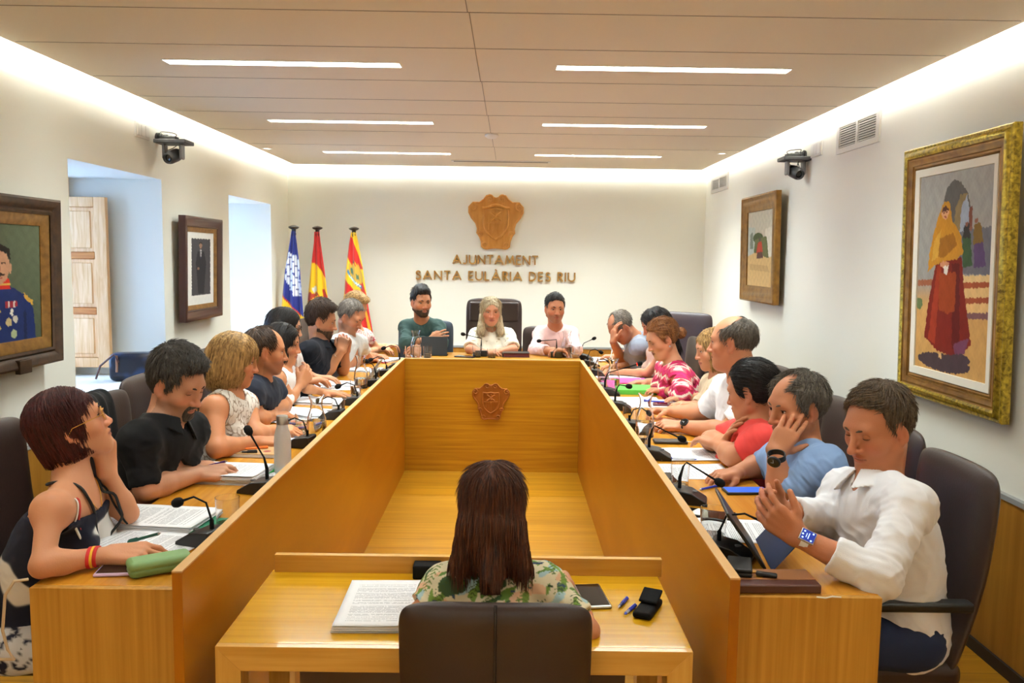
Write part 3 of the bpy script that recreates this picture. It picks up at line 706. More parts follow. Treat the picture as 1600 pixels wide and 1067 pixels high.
flag('blue island flag with white castle and yellow red stripes, standing leftmost in the corner', (459, 360),
     [(361, 456, 462), (380, 453, 465), (420, 446, 470), (470, 441, 474), (520, 437, 478), (600, 434, 482), (700, 432, 486)],
     polys(red, [(blue, [(430, 350), (500, 350), (500, 520), (473, 494), (441, 459), (430, 450)])]+castle+[(yel, [(430, 448), (441, 462), (474, 498), (486, 560), (486, 530), (474, 520), (441, 480), (430, 470)]), (yel, [(471, 492), (476, 494), (482, 560), (475, 560)]), ((60, 40, 110), [(430, 560), (490, 560), (490, 700), (430, 700)])]), 7.78, 1.)
sp = [(yel, [(476, 350), (482, 409), (490, 410), (508, 440), (530, 460), (530, 700), (460, 700), (460, 420), (484, 405)])]
sp = [(yel, [(470, 400), (487, 409), (497, 414), (504, 425), (516, 446), (530, 470), (530, 560), (470, 570)]),
      ((170, 60, 40), [(482, 458), (486, 455), (490, 459), (497, 456), (500, 460), (490, 466), (484, 472), (481, 468)]), ((220, 220, 214), [(488, 451), (495, 446), (497, 452), (492, 458)]),
      ((190, 46, 34), [(492, 470), (500, 461), (511, 470), (513, 484), (492, 484)]), ((190, 46, 34), [(504, 452), (508, 451), (514, 466), (514, 474), (506, 464)]), ((120, 70, 30), [(496, 470), (503, 464), (508, 472), (500, 478)]),
      ((190, 150, 40), [(485, 476), (490, 474), (490, 486), (484, 486)])]
flag('red and yellow flag with a coat of arms, standing middle of the three flags', (496, 361),
     [(362, 492, 500), (380, 491, 502), (420, 486, 508), (470, 481, 514), (520, 478, 518), (600, 474, 523), (700, 472, 526)],
     polys(red, sp), 7.95, 2.4)
bars = []
for k in range(5):
    o_ = k*23
    bars.append((red, [(533+o_*.0, 380+o_*1.0), (545, 372+o_), (563, 408+o_), (590, 470+o_), (590, 484+o_*1.0), (563, 424+o_), (545, 388+o_), (530, 374+o_)]))
bars = [(red, [(546, 366), (551, 372), (568, 420), (562, 420), (549, 398), (544, 386)]),
        (red, [(540, 436), (548, 446), (560, 462), (571, 490), (584, 560), (590, 620), (583, 640), (576, 560), (566, 505), (556, 484), (539, 458)]),
        (red, [(543, 400), (553, 420), (560, 440), (570, 470), (580, 510), (592, 560), (592, 530), (574, 462), (566, 436), (556, 412), (546, 384)]),
        (red, [(534, 488), (545, 500), (556, 530), (566, 600), (570, 700), (556, 700), (552, 600), (534, 520)])]
arm = [((60, 110, 150), [(543, 424), (549, 436), (556, 444), (566, 452), (566, 447), (556, 439), (550, 431), (545, 420)]), ((200, 226, 220), [(544, 427), (550, 437), (556, 443), (564, 448), (564, 446), (556, 440), (550, 433)]),
       ((200, 160, 60), [(545, 412), (548, 410), (550, 415), (553, 409), (556, 416), (560, 412), (563, 420), (567, 428), (569, 440), (563, 444), (556, 438), (548, 430)]),
       ((80, 110, 90), [(548, 418), (552, 420), (553, 430), (549, 427)]), ((80, 110, 90), [(557, 428), (561, 430), (562, 438), (558, 436)]), ((120, 60, 40), [(552, 408), (554, 407), (555, 412), (552, 412)])]
flag('yellow and red striped flag with a small castle, standing rightmost of the three flags', (553, 362),
     [(363, 549, 557), (380, 546, 561), (420, 541, 568), (470, 537, 575), (520, 536, 584), (600, 534, 592), (700, 533, 598)],
     polys((240, 190, 30), bars+arm), 8.0, 4.)

# ------------------------------------------------------------------ chairs
def chair(label, mtl, top=1.03, w=.46, headrest=False, group='leather armchairs around the council desk', back_r=.05, seam=False, name='leather_armchair', arms=True):
    "origin on the floor under the seat; the sitter looks along +y"
    t = thing(name, label, 'chair', (0, 0, 0), 0, group)
    def pad(nm, xs, ys, zs, b):
        return MB().box((xs[0], ys[0], zs[0]), (xs[1], ys[1], zs[1])).build(nm, mtl, t, bevel=b, seg=4)
    pad('seat', (-w/2, -.22, .37), (0, 0, 0), .03) if False else MB().box((-w/2, -.22, .375), (w/2, .22, .455)).build('seat', mtl, t, bevel=.032, seg=4)
    # curved back: sections along z
    mb = MB(); nz, nx = 16, 13; th = .065
    zs = np.linspace(.43, top, nz)
    def pt(i, j, side):
        z = zs[i]; x = (j/(nx-1)-.5)*w
        lean = -.20-.11*(z-.43)/(top-.43)-.02*math.sin((z-.43)/(top-.43)*PI*1.2)
        e = 1-(abs(2*x/w))**6*.75; q = (z-.43)/(top-.43); e *= 1-(max(0, q-.86)/.14)**3*.6
        xx = x*(1-.05*(max(0, q-.9)/.1)**2+.0*q)
        zz = z-(abs(2*x/w)**6)*.018*(q > .8)
        return (xx, lean+side*th/2*e+.018*(2*x/w)**2, zz)
    vs = [pt(i, j, 1) for i in range(nz) for j in range(nx)]+[pt(i, j, -1) for i in range(nz) for j in range(nx)]
    N = nz*nx; fs = []
    for i in range(nz-1):
        for j in range(nx-1):
            a = i*nx+j; fs += [(a, a+1, a+nx+1, a+nx), (N+a, N+a+nx, N+a+nx+1, N+a+1)]
    for i in range(nz-1):
        a = i*nx; fs.append((a, a+nx, N+a+nx, N+a)); a = i*nx+nx-1; fs.append((a, N+a, N+a+nx, a+nx))
    for j in range(nx-1):
        a = j; fs.append((a, N+a, N+a+1, a+1)); a = (nz-1)*nx+j; fs.append((a, a+1, N+a+1, N+a))
    mb.add(vs, fs); mb.build('backrest', mtl, t, sub=2)
    if headrest:
        mb = MB(); mb.box((-w/2+.03, -.27, top-.2), (w/2-.03, -.235, top-.03)); mb.build('headrest', mtl, t, bevel=.02, seg=4)
    if seam:
        s = MB()
        pts = [(0, pt(i, nx//2, -1)[1]-.001, zs[i]) for i in range(nz)]
        s.tube(pts, .0035, 6); s.build('back_seam', mat('seam', (34, 25, 24), .5), t, smooth=True)
    for sx in ((-1, 1) if arms else ()):
        a = MB(); a.box((sx*(w/2+.005)-.022, -.22, .615), (sx*(w/2+.005)+.022, .12, .642)); a.build('armrest', black_pl, t, bevel=.008, seg=3)
        a = MB(); a.tube([(sx*(w/2+.005), .06, .62), (sx*(w/2+.005), .04, .5), (sx*(w/2-.04), .02, .39)], .013, 10); a.build('arm_support', black_pl, t, smooth=True)
    MB().tube([(0, 0, .375), (0, 0, .1)], .025, 14).build('gas_column', black_pl, t, smooth=True)
    b = MB()
    for k in range(5):
        an = k*2*PI/5+.3; b.tube([(0, 0, .1), (.13*math.cos(an), .13*math.sin(an), .085), (.24*math.cos(an), .24*math.sin(an), .065)], [.026, .02, .014], 8)
    b.build('star_base', black_pl, t, smooth=True)
    for k in range(5):
        an = k*2*PI/5+.3
        MB().lathe([(.001, -.018), (.024, -.018), (.027, 0), (.024, .018), (.001, .018)], (0, 0, 0), 14, axis=1).build('caster', black_mt, t, smooth=True, loc=(.24*math.cos(an), .24*math.sin(an), .028), rot=(0, 0, an))
    return t
def put(t, x, y, rz): t.location = (x, y, 0); t.rotation_euler = (0, 0, rz); return t
c0 = chair('brown leather armchair of the woman with auburn hair and glasses', leather, 1.05, .42)
put(c0, -1.27, 2.42, -PI/2)
LCH = [(-1.19, 2.98, 0, 'brown leather armchair behind the man in the black shirt'),
       (-1.27, 3.50, 0, 'brown leather armchair beside the dark handbag on the window sill'),
       (-1.36, 4.03, 0, 'brown leather armchair of the man in the navy t-shirt'),
       (-1.36, 4.53, 0, 'brown leather armchair of the long haired woman in the white top'),
       (-1.40, 5.02, 0, 'brown leather armchair of the dark haired woman in black framed glasses'),
       (-1.36, 5.50, 0, 'brown leather armchair of the bearded man with clasped hands'),
       (-1.32, 6.02, 0, 'brown leather armchair of the man in the pale grey polo'),
       (-1.40, 6.68, -.1, 'brown leather armchair of the blond person below the striped flag')]
for x, y, a, lb in LCH: dup(c0, (x, y, 0), -PI/2+a, lb)
r0 = chair('brown leather armchair of the man in the white shirt with a tablet', leather, .99, .44)
put(r0, 1.06, 2.42, PI/2)
RCH = [(1.12, 2.95, 0, 'brown leather armchair behind the man in the light blue shirt'),
       (1.14, 3.44, .0, 'brown leather armchair of the woman in the coral red top'),
       (1.19, 3.95, 0, 'brown leather armchair of the bald man in the white short sleeved shirt'),
       (1.22, 4.50, 0, 'brown leather armchair of the blond woman in cream'),
       (1.16, 5.66, 0, 'brown leather armchair of the woman with long dark curls'),
       (1.14, 6.18, .1, 'brown leather armchair of the man resting his forehead on his hand')]
for x, y, a, lb in RCH: dup(r0, (x, y, 0), PI/2+a, lb)
cg = chair('grey leather armchair behind the woman in the pink zigzag blouse', leather_g, 1.05, .44); put(cg, 1.15, 5.10, PI/2)
ct = chair('tall dark leather armchair standing empty in the back right corner', mat('plum_leather', (58, 44, 48), .42, bump=(140, .18, None)), 1.12, .50); put(ct, 1.36, 6.95, PI/2+.9)
cb = chair('slate blue backed armchair of the man in the dark green shirt', leather_b, 1.03, .47); put(cb, -.70, 6.76, PI)
cm = chair('tall brown leather armchair with headrest of the woman in the middle of the back row', leather, 1.22, .48, True); put(cm, -.125, 6.82, PI)
dup(r0, (.34, 6.80, 0), PI, 'brown leather armchair of the man in the pink shirt')
cc = chair('brown leather chair seen from behind in front of the clerk table', leather, .80, .44, seam=True, arms=False, name='leather_chair'); put(cc, -.02, 2.075, 0)

# ------------------------------------------------------------------ people: smooth implicit bodies turned into one surface each
A_ = lambda *v: np.array(v, float)
def unit(v): v = np.asarray(v, float); return v/(np.linalg.norm(v)+1e-12)
class Field:
    def __init__(s, lo, hi, h):
        s.lo = np.array(lo, float); s.h = h
        s.n = np.maximum(4, np.ceil((np.array(hi)-s.lo)/h).astype(int)+1)
        s.F = np.full(s.n, 1., np.float32)
        s.ax = [s.lo[i]+h*np.arange(s.n[i]) for i in range(3)]
    def sub(s, lo, hi, pad):
        i0 = np.maximum(0, np.floor((lo-pad-s.lo)/s.h).astype(int)); i1 = np.minimum(s.n, np.ceil((hi+pad-s.lo)/s.h).astype(int)+1)
        if np.any(i1 <= i0): return None
        sl = tuple(slice(a, b) for a, b in zip(i0, i1))
        g = [s.ax[i][sl[i]].astype(np.float32) for i in range(3)]
        return sl, g[0][:, None, None], g[1][None, :, None], g[2][None, None, :]
    def put(s, sl, d, k, op):
        a = s.F[sl]
        if op == 'add':
            if k > 0:
                q = np.maximum(k-np.abs(a-d), 0)/k; s.F[sl] = np.minimum(a, d)-q*q*k*.25
            else: s.F[sl] = np.minimum(a, d)
        else:
            if k > 0:
                q = np.maximum(k-np.abs(a+d), 0)/k; s.F[sl] = np.maximum(a, -d)+q*q*k*.25
            else: s.F[sl] = np.maximum(a, -d)
    def cone(s, a, b, ra, rb, k=.01, op='add', flat=None):
        "round cone; flat=(axis vector, factor) squeezes distance along an axis"
        a = np.asarray(a, float); b = np.asarray(b, float); r = max(ra, rb)
        q = s.sub(np.minimum(a, b)-r, np.maximum(a, b)+r, k+2*s.h)
        if q is None: return
        sl, x, y, z = q; ba = b-a; L2 = float(ba@ba)+1e-12
        px, py, pz = x-a[0], y-a[1], z-a[2]
        t = np.clip((px*ba[0]+py*ba[1]+pz*ba[2])/L2, 0, 1)
        dx, dy, dz = px-t*ba[0], py-t*ba[1], pz-t*ba[2]
        if flat is not None:
            n, f = flat; w = (dx*n[0]+dy*n[1]+dz*n[2])*(1/f-1)
            dx = dx+w*n[0]; dy = dy+w*n[1]; dz = dz+w*n[2]
            d = (np.sqrt(dx*dx+dy*dy+dz*dz)-(ra+(rb-ra)*t))*(f if f < 1 else 1)
        else: d = np.sqrt(dx*dx+dy*dy+dz*dz)-(ra+(rb-ra)*t)
        s.put(sl, d.astype(np.float32), k, op)
    def ell(s, c, R, rad, k=.01, op='add'):
        c = np.asarray(c, float); rad = np.asarray(rad, float); r = rad.max()
        q = s.sub(c-r, c+r, k+2*s.h)
        if q is None: return
        sl, x, y, z = q; x = x-c[0]; y = y-c[1]; z = z-c[2]
        u = x*R[0, 0]+y*R[1, 0]+z*R[2, 0]; v = x*R[0, 1]+y*R[1, 1]+z*R[2, 1]; w = x*R[0, 2]+y*R[1, 2]+z*R[2, 2]
        k0 = np.sqrt((u/rad[0])**2+(v/rad[1])**2+(w/rad[2])**2); k1 = np.sqrt((u/rad[0]**2)**2+(v/rad[1]**2)**2+(w/rad[2]**2)**2)+1e-9
        s.put(sl, (k0*(k0-1)/k1).astype(np.float32), k, op)
def nets(F, lo, h):
    "surface nets"
    F = np.pad(F, 1, constant_values=.1); lo = np.asarray(lo)-h
    I = F < 0; s = np.zeros(tuple(n-1 for n in F.shape), np.uint8)
    for a in (0, 1):
        for b in (0, 1):
            for c in (0, 1): s += I[a:F.shape[0]-1+a, b:F.shape[1]-1+b, c:F.shape[2]-1+c]
    act = np.flatnonzero(((s > 0) & (s < 8)).ravel())
    if len(act) == 0: return np.zeros((0, 3)), np.zeros((0, 4), int)
    i, j, k = np.unravel_index(act, s.shape)
    acc = np.zeros((len(act), 3)); cnt = np.zeros(len(act))
    cor = [(a, b, c) for a in (0, 1) for b in (0, 1) for c in (0, 1)]
    val = {c: F[i+c[0], j+c[1], k+c[2]].astype(float) for c in cor}
    for c in cor:
        for ax in range(3):
            if c[ax]: continue
            d = list(c); d[ax] = 1; d = tuple(d)
            f0, f1 = val[c], val[d]; m = (f0 < 0) != (f1 < 0)
            t = np.where(m, f0/(f0-f1+1e-20), 0)
            p = np.array(c, float)[None].repeat(len(act), 0); p[:, ax] += t
            acc += p*m[:, None]; cnt += m
    V = lo+h*(np.stack([i, j, k], 1)+acc/cnt[:, None])
    vid = np.full(s.shape, -1, np.int32).ravel(); vid[act] = np.arange(len(act)); vid = vid.reshape(s.shape)
    quads = []
    for ax in range(3):
        sl0 = [slice(1, -1)]*3; sl1 = [slice(1, -1)]*3
        sl0[ax] = slice(0, -1); sl1[ax] = slice(1, None)
        m = I[tuple(sl0)] != I[tuple(sl1)]
        q = np.argwhere(m); off = np.ones(3, int); off[ax] = 0; q = q+off
        fl = I[q[:, 0], q[:, 1], q[:, 2]]
        b, c = [(1, 2), (2, 0), (0, 1)][ax]
        def g(db, dc):
            r = q.copy(); r[:, b] -= db; r[:, c] -= dc; return vid[r[:, 0], r[:, 1], r[:, 2]]
        Q = np.stack([g(1, 1), g(0, 1), g(0, 0), g(1, 0)], 1)
        Q[~fl] = Q[~fl][:, ::-1]
        quads.append(Q)
    Q = np.concatenate(quads); return V, Q[(Q >= 0).all(1)]
def vnormals(V, F):
    n = np.cross(V[F[:, 2]]-V[F[:, 0]], V[F[:, 3]]-V[F[:, 1]]); N = np.zeros_like(V)
    for c in range(4):
        for a in range(3): N[:, a] += np.bincount(F[:, c], n[:, a], len(V))
    return N/(np.linalg.norm(N, axis=1)[:, None]+1e-12)
def relax(V, F, it=1, w=.5):
    for _ in range(it):
        A = np.zeros_like(V); c = np.zeros(len(V))
        for a, b in ((0, 1), (1, 2), (2, 3), (3, 0)):
            for p, q in ((a, b), (b, a)):
                c += np.bincount(F[:, p], minlength=len(V))
                for k in range(3): A[:, k] += np.bincount(F[:, p], V[F[:, q], k], len(V))
        V = V*(1-w)+w*A/np.maximum(c, 1)[:, None]
    return V
def wob(P, f, seed, n=5):
    "smooth pseudo-noise in -1..1"
    r = np.random.default_rng(seed); o = np.zeros(len(P))
    for _ in range(n):
        d = r.normal(size=3); d /= np.linalg.norm(d)
        o += np.sin(P@d*f*r.uniform(.6, 1.6)+r.uniform(0, 6.3)+1.5*np.sin(P@r.normal(size=3)*f*.4+r.uniform(0, 6)))
    return o/n

skin_m = mat('skin', (200, 150, 120), .5, attr='Col', sss=.12, spec=.4, bump=(260, .25, None))
def cloth_mat(name, rough=.85, sheen=.03): return mat(name, (255, 255, 255), rough, attr='Col', sheen=sheen, spec=.25, bump=(420, .25, None))
cloth = cloth_mat('cloth')
def hair_mat(name, c1, c2, scale=(190, 110, 14)):
    return two_tone(name, c1, c2, scale, .55, 5, .5, .3, .7, bump=.9, spec=.35)
eye_mats = [mat('eye_white', (226, 216, 208), .2), mat('iris_brown', (70, 44, 28), .15), mat('pupil', (8, 8, 8), .1)]
lash_m = mat('lashes', (24, 16, 14), .7)

BODY = {}
def frame(f, up=(0, 0, 1), roll=0.):
    f = unit(f); x = unit(np.cross(f, up)); z = np.cross(x, f)
    R = np.stack([x, f, z], 1)
    if roll:
        c, s = math.cos(roll), math.sin(roll); R = R @ np.array([[c, 0, s], [0, 1, 0], [-s, 0, c]])
    return R

def head_sdf(F, c, R, s, p):
    "sculpts a head into field F; local x right, y forward, z up, origin between the eyes and the back of the skull"
    T = lambda x, y, z: c+R@(A_(x, y, z)*s)
    E = lambda x, y, z, a, b, d, k=.01, op='add': F.ell(T(x, y, z), R, (a*s, b*s, d*s), k*s, op)
    C = lambda a, b, ra, rb, k=.01, op='add': F.cone(T(*a), T(*b), ra*s, rb*s, k*s, op)
    jw, nl, ch = p.get('jaw', 1.), p.get('nose', .74 if p.get('fem') else .92), p.get('cheek', 1.)
    E(0, -.014, .030, .073, .093, .084, .0)
    E(0, .030, -.018, .060, .052, .086, .035)
    for q in (-1, 1): C((q*.051*jw, -.004, -.052), (q*.018, .056, -.094), .021, .016, .03)
    E(0, .062, -.096, .021*jw, .017, .017, .02)
    E(0, .058, -.06, .030, .027, .030, .02)
    for q in (-1, 1): E(q*.041, .050, -.026, .024*ch, .022, .022, .022)
    if p.get('double'): E(0, .02, -.10, .045, .05, .03, .03)
    C((-.034, .070, .021), (.034, .070, .021), .013, .013, .018)
    for q in (-1, 1): E(q*.032, .094, .001, .017, .017, .0125, .012, 'sub')
    C((0, .078, .012), (0, .080+.019*nl, -.032), .0085, .0105, .010)
    E(0, .083+.019*nl, -.036, .0115, .011, .0095, .006)
    for q in (-1, 1): E(q*.0135, .088, -.038, .0085, .011, .0075, .006)
    lw = p.get('lips', 1.)
    E(0, .082, -.0585, .022, .0105*lw, .0055*lw, .004); E(0, .080, -.0695, .019, .0105*lw, .0065*lw, .004)
    E(0, .095, -.064, .024, .008, .0016, .003, 'sub')
    for q in (-1, 1):
        e = frame(R@A_(q*1., .35, 0)*1., R@A_(0, .12, 1))
        cc = T(q*.074, -.012, -.010)
        F.ell(cc, e, (.0155*s, .0068*s, .028*s), .004*s)
        F.ell(T(q*.081, -.007, -.006), e, (.009*s, .006*s, .017*s), .003*s, 'sub')
        F.ell(T(q*.072, -.004, -.034), e, (.009*s, .007*s, .010*s), .004*s)

def hand_sdf(F, w, d, n, side, s=1., curl=(.35, .4, .45, .5), thumb=.4, spread=.12, straight=None):
    "w wrist, d towards the fingers, n palm normal, side: thumb direction"
    d = unit(d); n = unit(np.asarray(n, float)-d*np.dot(n, d)); t = unit(side-d*np.dot(side, d)-n*np.dot(side, n))
    tips = []
    for i in range(4):
        o = (1.5-i)
        k0 = w+t*o*.013*s; kn = w+d*(.086-.004*abs(i-1)-(.006 if i == 3 else 0))*s+t*o*.0205*s-n*.003*s
        F.cone(k0, kn, .0145*s, .0115*s, .012*s)
        F.cone(w+t*o*.010*s+n*.006*s+d*.012*s, kn+n*.006*s-d*.01*s, .011*s, .010*s, .012*s)
        L = [(.037, .024, .019), (.041, .027, .020), (.038, .025, .019), (.030, .019, .017)][i]
        cu = curl[i] if not np.isscalar(curl) else curl
        p = kn; dd = unit(d+t*o*spread); a = 0
        for j, l in enumerate(L):
            a += cu*(1., 1.15, .8)[j]*1.1
            v = unit(dd*math.cos(a)+n*math.sin(a))
            q = p+v*l*s
            F.cone(p, q, (.0092-.0008*j)*s, (.0085-.0009*j)*s, .004*s)
            p = q
        tips.append(p)
    b = w+d*.022*s+t*.020*s+n*.006*s; q = b+(d*.55+t*.75+n*.25)*.036*s/1.0
    F.cone(w+d*.008*s+t*.010*s, q, .014*s, .0125*s, .012*s); F.cone(b, w+d*.06*s+t*.016*s+n*.006*s, .012*s, .011*s, .012*s)
    v = unit(d*(.8)+t*(.55-thumb*.9)+n*(.15+thumb)); q2 = q+v*.032*s; v2 = unit(v+n*thumb*.6-t*thumb*.5); q3 = q2+v2*.025*s
    F.cone(q, q2, .0115*s, .010*s, .005*s); F.cone(q2, q3, .010*s, .0078*s, .004*s)
    return tips

def lmesh(name, fn, lo, hi, h, M4, m, parent, col=None, disp=None, rel=1, st=None):
    "mesh of a local distance function, placed by a matrix"
    f = Field(lo, hi, h); x, y, z = np.meshgrid(*f.ax, indexing='ij', sparse=True)
    V, Q = nets(fn(x, y, z).astype(np.float32), f.lo, h)
    if len(V) == 0: return None
    if rel: V = relax(V, Q, rel)
    if disp is not None: V = V+vnormals(V, Q)*disp(V)[:, None]
    if st is not None:
        sv, sf = strands(V, Q, st[0], st[1]); sf = sf+len(V); V = np.concatenate([V, sv]); Q = np.concatenate([Q, sf])
    o = raw_mesh(name, V, Q, m, parent, col(V) if callable(col) else col)
    o.matrix_local = M4
    return o
def smin(a, b, k): q = np.maximum(k-np.abs(a-b), 0)/k; return np.minimum(a, b)-q*q*k*.25
def smax(a, b, k): return -smin(-a, -b, k)
def el(x, y, z, c, r):
    u, v, w = x-c[0], y-c[1], z-c[2]
    k0 = np.sqrt((u/r[0])**2+(v/r[1])**2+(w/r[2])**2); k1 = np.sqrt((u/r[0]**2)**2+(v/r[1]**2)**2+(w/r[2]**2)**2)+1e-9
    return k0*(k0-1)/k1
def rc(x, y, z, a, b, ra, rb):
    a = np.array(a, float); b = np.array(b, float); ba = b-a
    t = np.clip(((x-a[0])*ba[0]+(y-a[1])*ba[1]+(z-a[2])*ba[2])/(ba@ba), 0, 1)
    return np.sqrt((x-a[0]-t*ba[0])**2+(y-a[1]-t*ba[1])**2+(z-a[2]-t*ba[2])**2)-(ra+(rb-ra)*t)

def strands(V, Q, H, n, seed=1):
    "fine tapering locks lying on the hair surface, combed along the style's flow"
    r = np.random.default_rng(seed); N = vnormals(V, Q); st = H.get('style', 'short')
    idx = r.integers(0, len(V), n); out = []; faces = []; k = 0
    fac = (.62+.38*np.clip((V[idx][:, 2]+.01)/.05, 0, 1)) if st in ('short', 'receding') else (2.2 if st == 'long' else 1.5)
    if st in ('bob', 'long'): H = dict(H, lift=0.)
    bun = np.array(H.get('bun', (0, -.12, 0)))
    P = V[idx].copy(); D = N[idx].copy(); segs = 5; pts = [P.copy()]
    step = (r.uniform(.004, .0075, n)*fac)[:, None]; off = r.uniform(.0004, .0022, n)[:, None]; lift = r.uniform(0, .0011, n)[:, None]*H.get('lift', 1.)
    cell = {}
    cen = np.array([0, -.014, .02]); cur = P.copy(); nn = D.copy()
    for s_ in range(segs):
        if st in ('short', 'receding'):
            f = cur-np.array([.012, -.055, .115]); f = f+np.array([0, .01, 0])
            fr_ = (cur[:, 1] > .02) & (cur[:, 2] > .06); f[fr_] = f[fr_]*.5+np.array([.05, .02, .03])
        elif st == 'tied': f = bun-cur
        else:
            f = np.stack([np.sign(cur[:, 0]+.004)*.25*np.clip((cur[:, 2]-.04)/.06, 0, 1)+cur[:, 0]*.8, -.15*np.clip((cur[:, 2]-.05)/.05, 0, 1)+0*cur[:, 0], -.6+0*cur[:, 0]], 1)
            fr_ = (cur[:, 1] > .03) & (cur[:, 2] > .06); f[fr_] = (np.array([0, .55, -.6]) if H.get('bangs') else np.stack([np.sign(cur[fr_, 0]+.004)*.9, -.35+0*cur[fr_, 0], -.45+0*cur[fr_, 0]], 1))
        f = f+r.normal(0, .10*np.linalg.norm(f, axis=1).mean(), f.shape)*(.35 if st != 'short' else .6)
        f = f-nn*(f*nn).sum(1)[:, None]; f /= np.linalg.norm(f, axis=1)[:, None]+1e-9
        cur = cur+f*step+nn*lift
        # bend the running normal towards the radial one so that strands wrap the head
        rad = cur-cen; rad /= np.linalg.norm(rad, axis=1)[:, None]
        if st in ('bob', 'long'):
            rad = cur-np.stack([0*cur[:, 0], -.02+0*cur[:, 0], np.clip(cur[:, 2], -9, .02)], 1); rad /= np.linalg.norm(rad, axis=1)[:, None]
            nn = nn*.55+rad*.45; cur = cur-nn*.0006
        else: nn = nn*.6+rad*.4
        nn /= np.linalg.norm(nn, axis=1)[:, None]
        if 'bot' in H: cur[:, 2] = np.maximum(cur[:, 2], H['bot']-.012)
        pts.append(cur.copy())
    pts = np.stack(pts, 1)+(D*off)[:, None, :]
    w = (r.uniform(.0008, .0018, n)*H.get('sw', 1.))[:, None, None]*np.array([.7, 1., .95, .8, .5, .08])[None, :, None]
    T = np.gradient(pts, axis=1); T /= np.linalg.norm(T, axis=2)[..., None]+1e-9
    Nn = np.repeat(D[:, None, :], segs+1, 1); B = np.cross(T, Nn); B /= np.linalg.norm(B, axis=2)[..., None]+1e-9; U_ = np.cross(B, T)
    ring = np.stack([pts+B*w, pts+U_*w*.8, pts-B*w, pts-U_*w*.8], 2)     # n, segs+1, 4, 3
    base = (np.arange(n)*(segs+1)*4)[:, None, None]+(np.arange(segs)*4)[None, :, None]+np.arange(4)[None, None, :]
    nx = (np.arange(n)*(segs+1)*4)[:, None, None]+(np.arange(segs)*4)[None, :, None]+((np.arange(4)+1) % 4)[None, None, :]
    F_ = np.stack([base, nx, nx+4, base+4], -1).reshape(-1, 4)
    return ring.reshape(-1, 3), F_
def hair_fn(H):
    st = H.get('style', 'short')
    th = H.get('th', .010); top = H.get('top', .012); fr = H.get('front', 0.); drop = H.get('drop', 0.)
    def fn(x, y, z):
        ax = np.abs(x)
        if st in ('short', 'receding', 'tied'):
            d = el(x, y, z, (0, -.014, .031+top*.4), (.0725+th, .093+th, .084+top))
            wave = .0012*np.sin(x*160)+.001*np.sin(x*310+1)
            # hairline goes back at the temples
            hl = fr-.013-.014*np.clip((ax-.030)/.02, 0, 1)+.020*np.clip((ax-.055)/.02, 0, 1)
            g1 = .891*(y-.020-hl+wave)-.454*(z+.034-(.012 if st == 'tied' else 0)); g2 = .61*(y-.018)-.793*(z+.036)
            d = smax(d, smax(g1, g2-.002, .006), .006)
            d = smax(d, -(rc(ax, y, z, (.078, -.020, -.045), (.078, -.006, .012), .019, .017)), .006)
            if st == 'receding':
                b = H.get('bald', (.0, .045, .10)); r = H.get('baldr', (.052, .075, .05))
                d = smax(d, -el(x, y, z, b, r), .008)
            if top > .016: d = smin(d, el(x, y, z, (0, .045, .098), (.050, .042, .026)), .02)
            if st == 'tied':
                d = smin(d, el(x, y, z, H.get('bun', (0, -.118, .02)), H.get('bunr', (.032, .03, .034))), .014)
        else:
            vol = H.get('vol', 1.); bot = H.get('bot', -.12); fw = H.get('fw', .030)
            d = el(x, y, z, (0, -.012, .030), (.075+.010*vol, .094+.011*vol, .084+.012*vol))
            side = el(x, y, z, (0, -.026, -.035), (.072+.026*vol, .074+.030*vol, .095+.02*vol))
            d = smin(d, side, .03)
            if bot < -.14:
                for q in H.get('locks', ()): d = smin(d, rc(x, y, z, *q), .02)
            d = smax(d, bot-z+.006*np.sin(x*150), .01)
            # face opening
            op = el(x, y, z, (0, .125, -.030+H.get('up', 0)), (H.get('ow', .060), .125-fw, .100))
            d = smax(d, -op, .008)
            op2 = rc(ax, y, z, (0, .085, -.2), (0, .075, -.03), .062, .05); d = smax(d, -op2, .01)
            if H.get('bangs'): d = smin(d, smax(el(x, y, z, (0, .004, .030), (.082, .092, .083)), smax(.026-z+.01*ax/.06, .02-y, .004), .005), .01)
            if H.get('part') is not None:
                d = smax(d, -(rc(x, y, z, (H['part'], .10, .09), (H['part'], -.05, .13), .004, .003)), .006)
        return d
    return fn

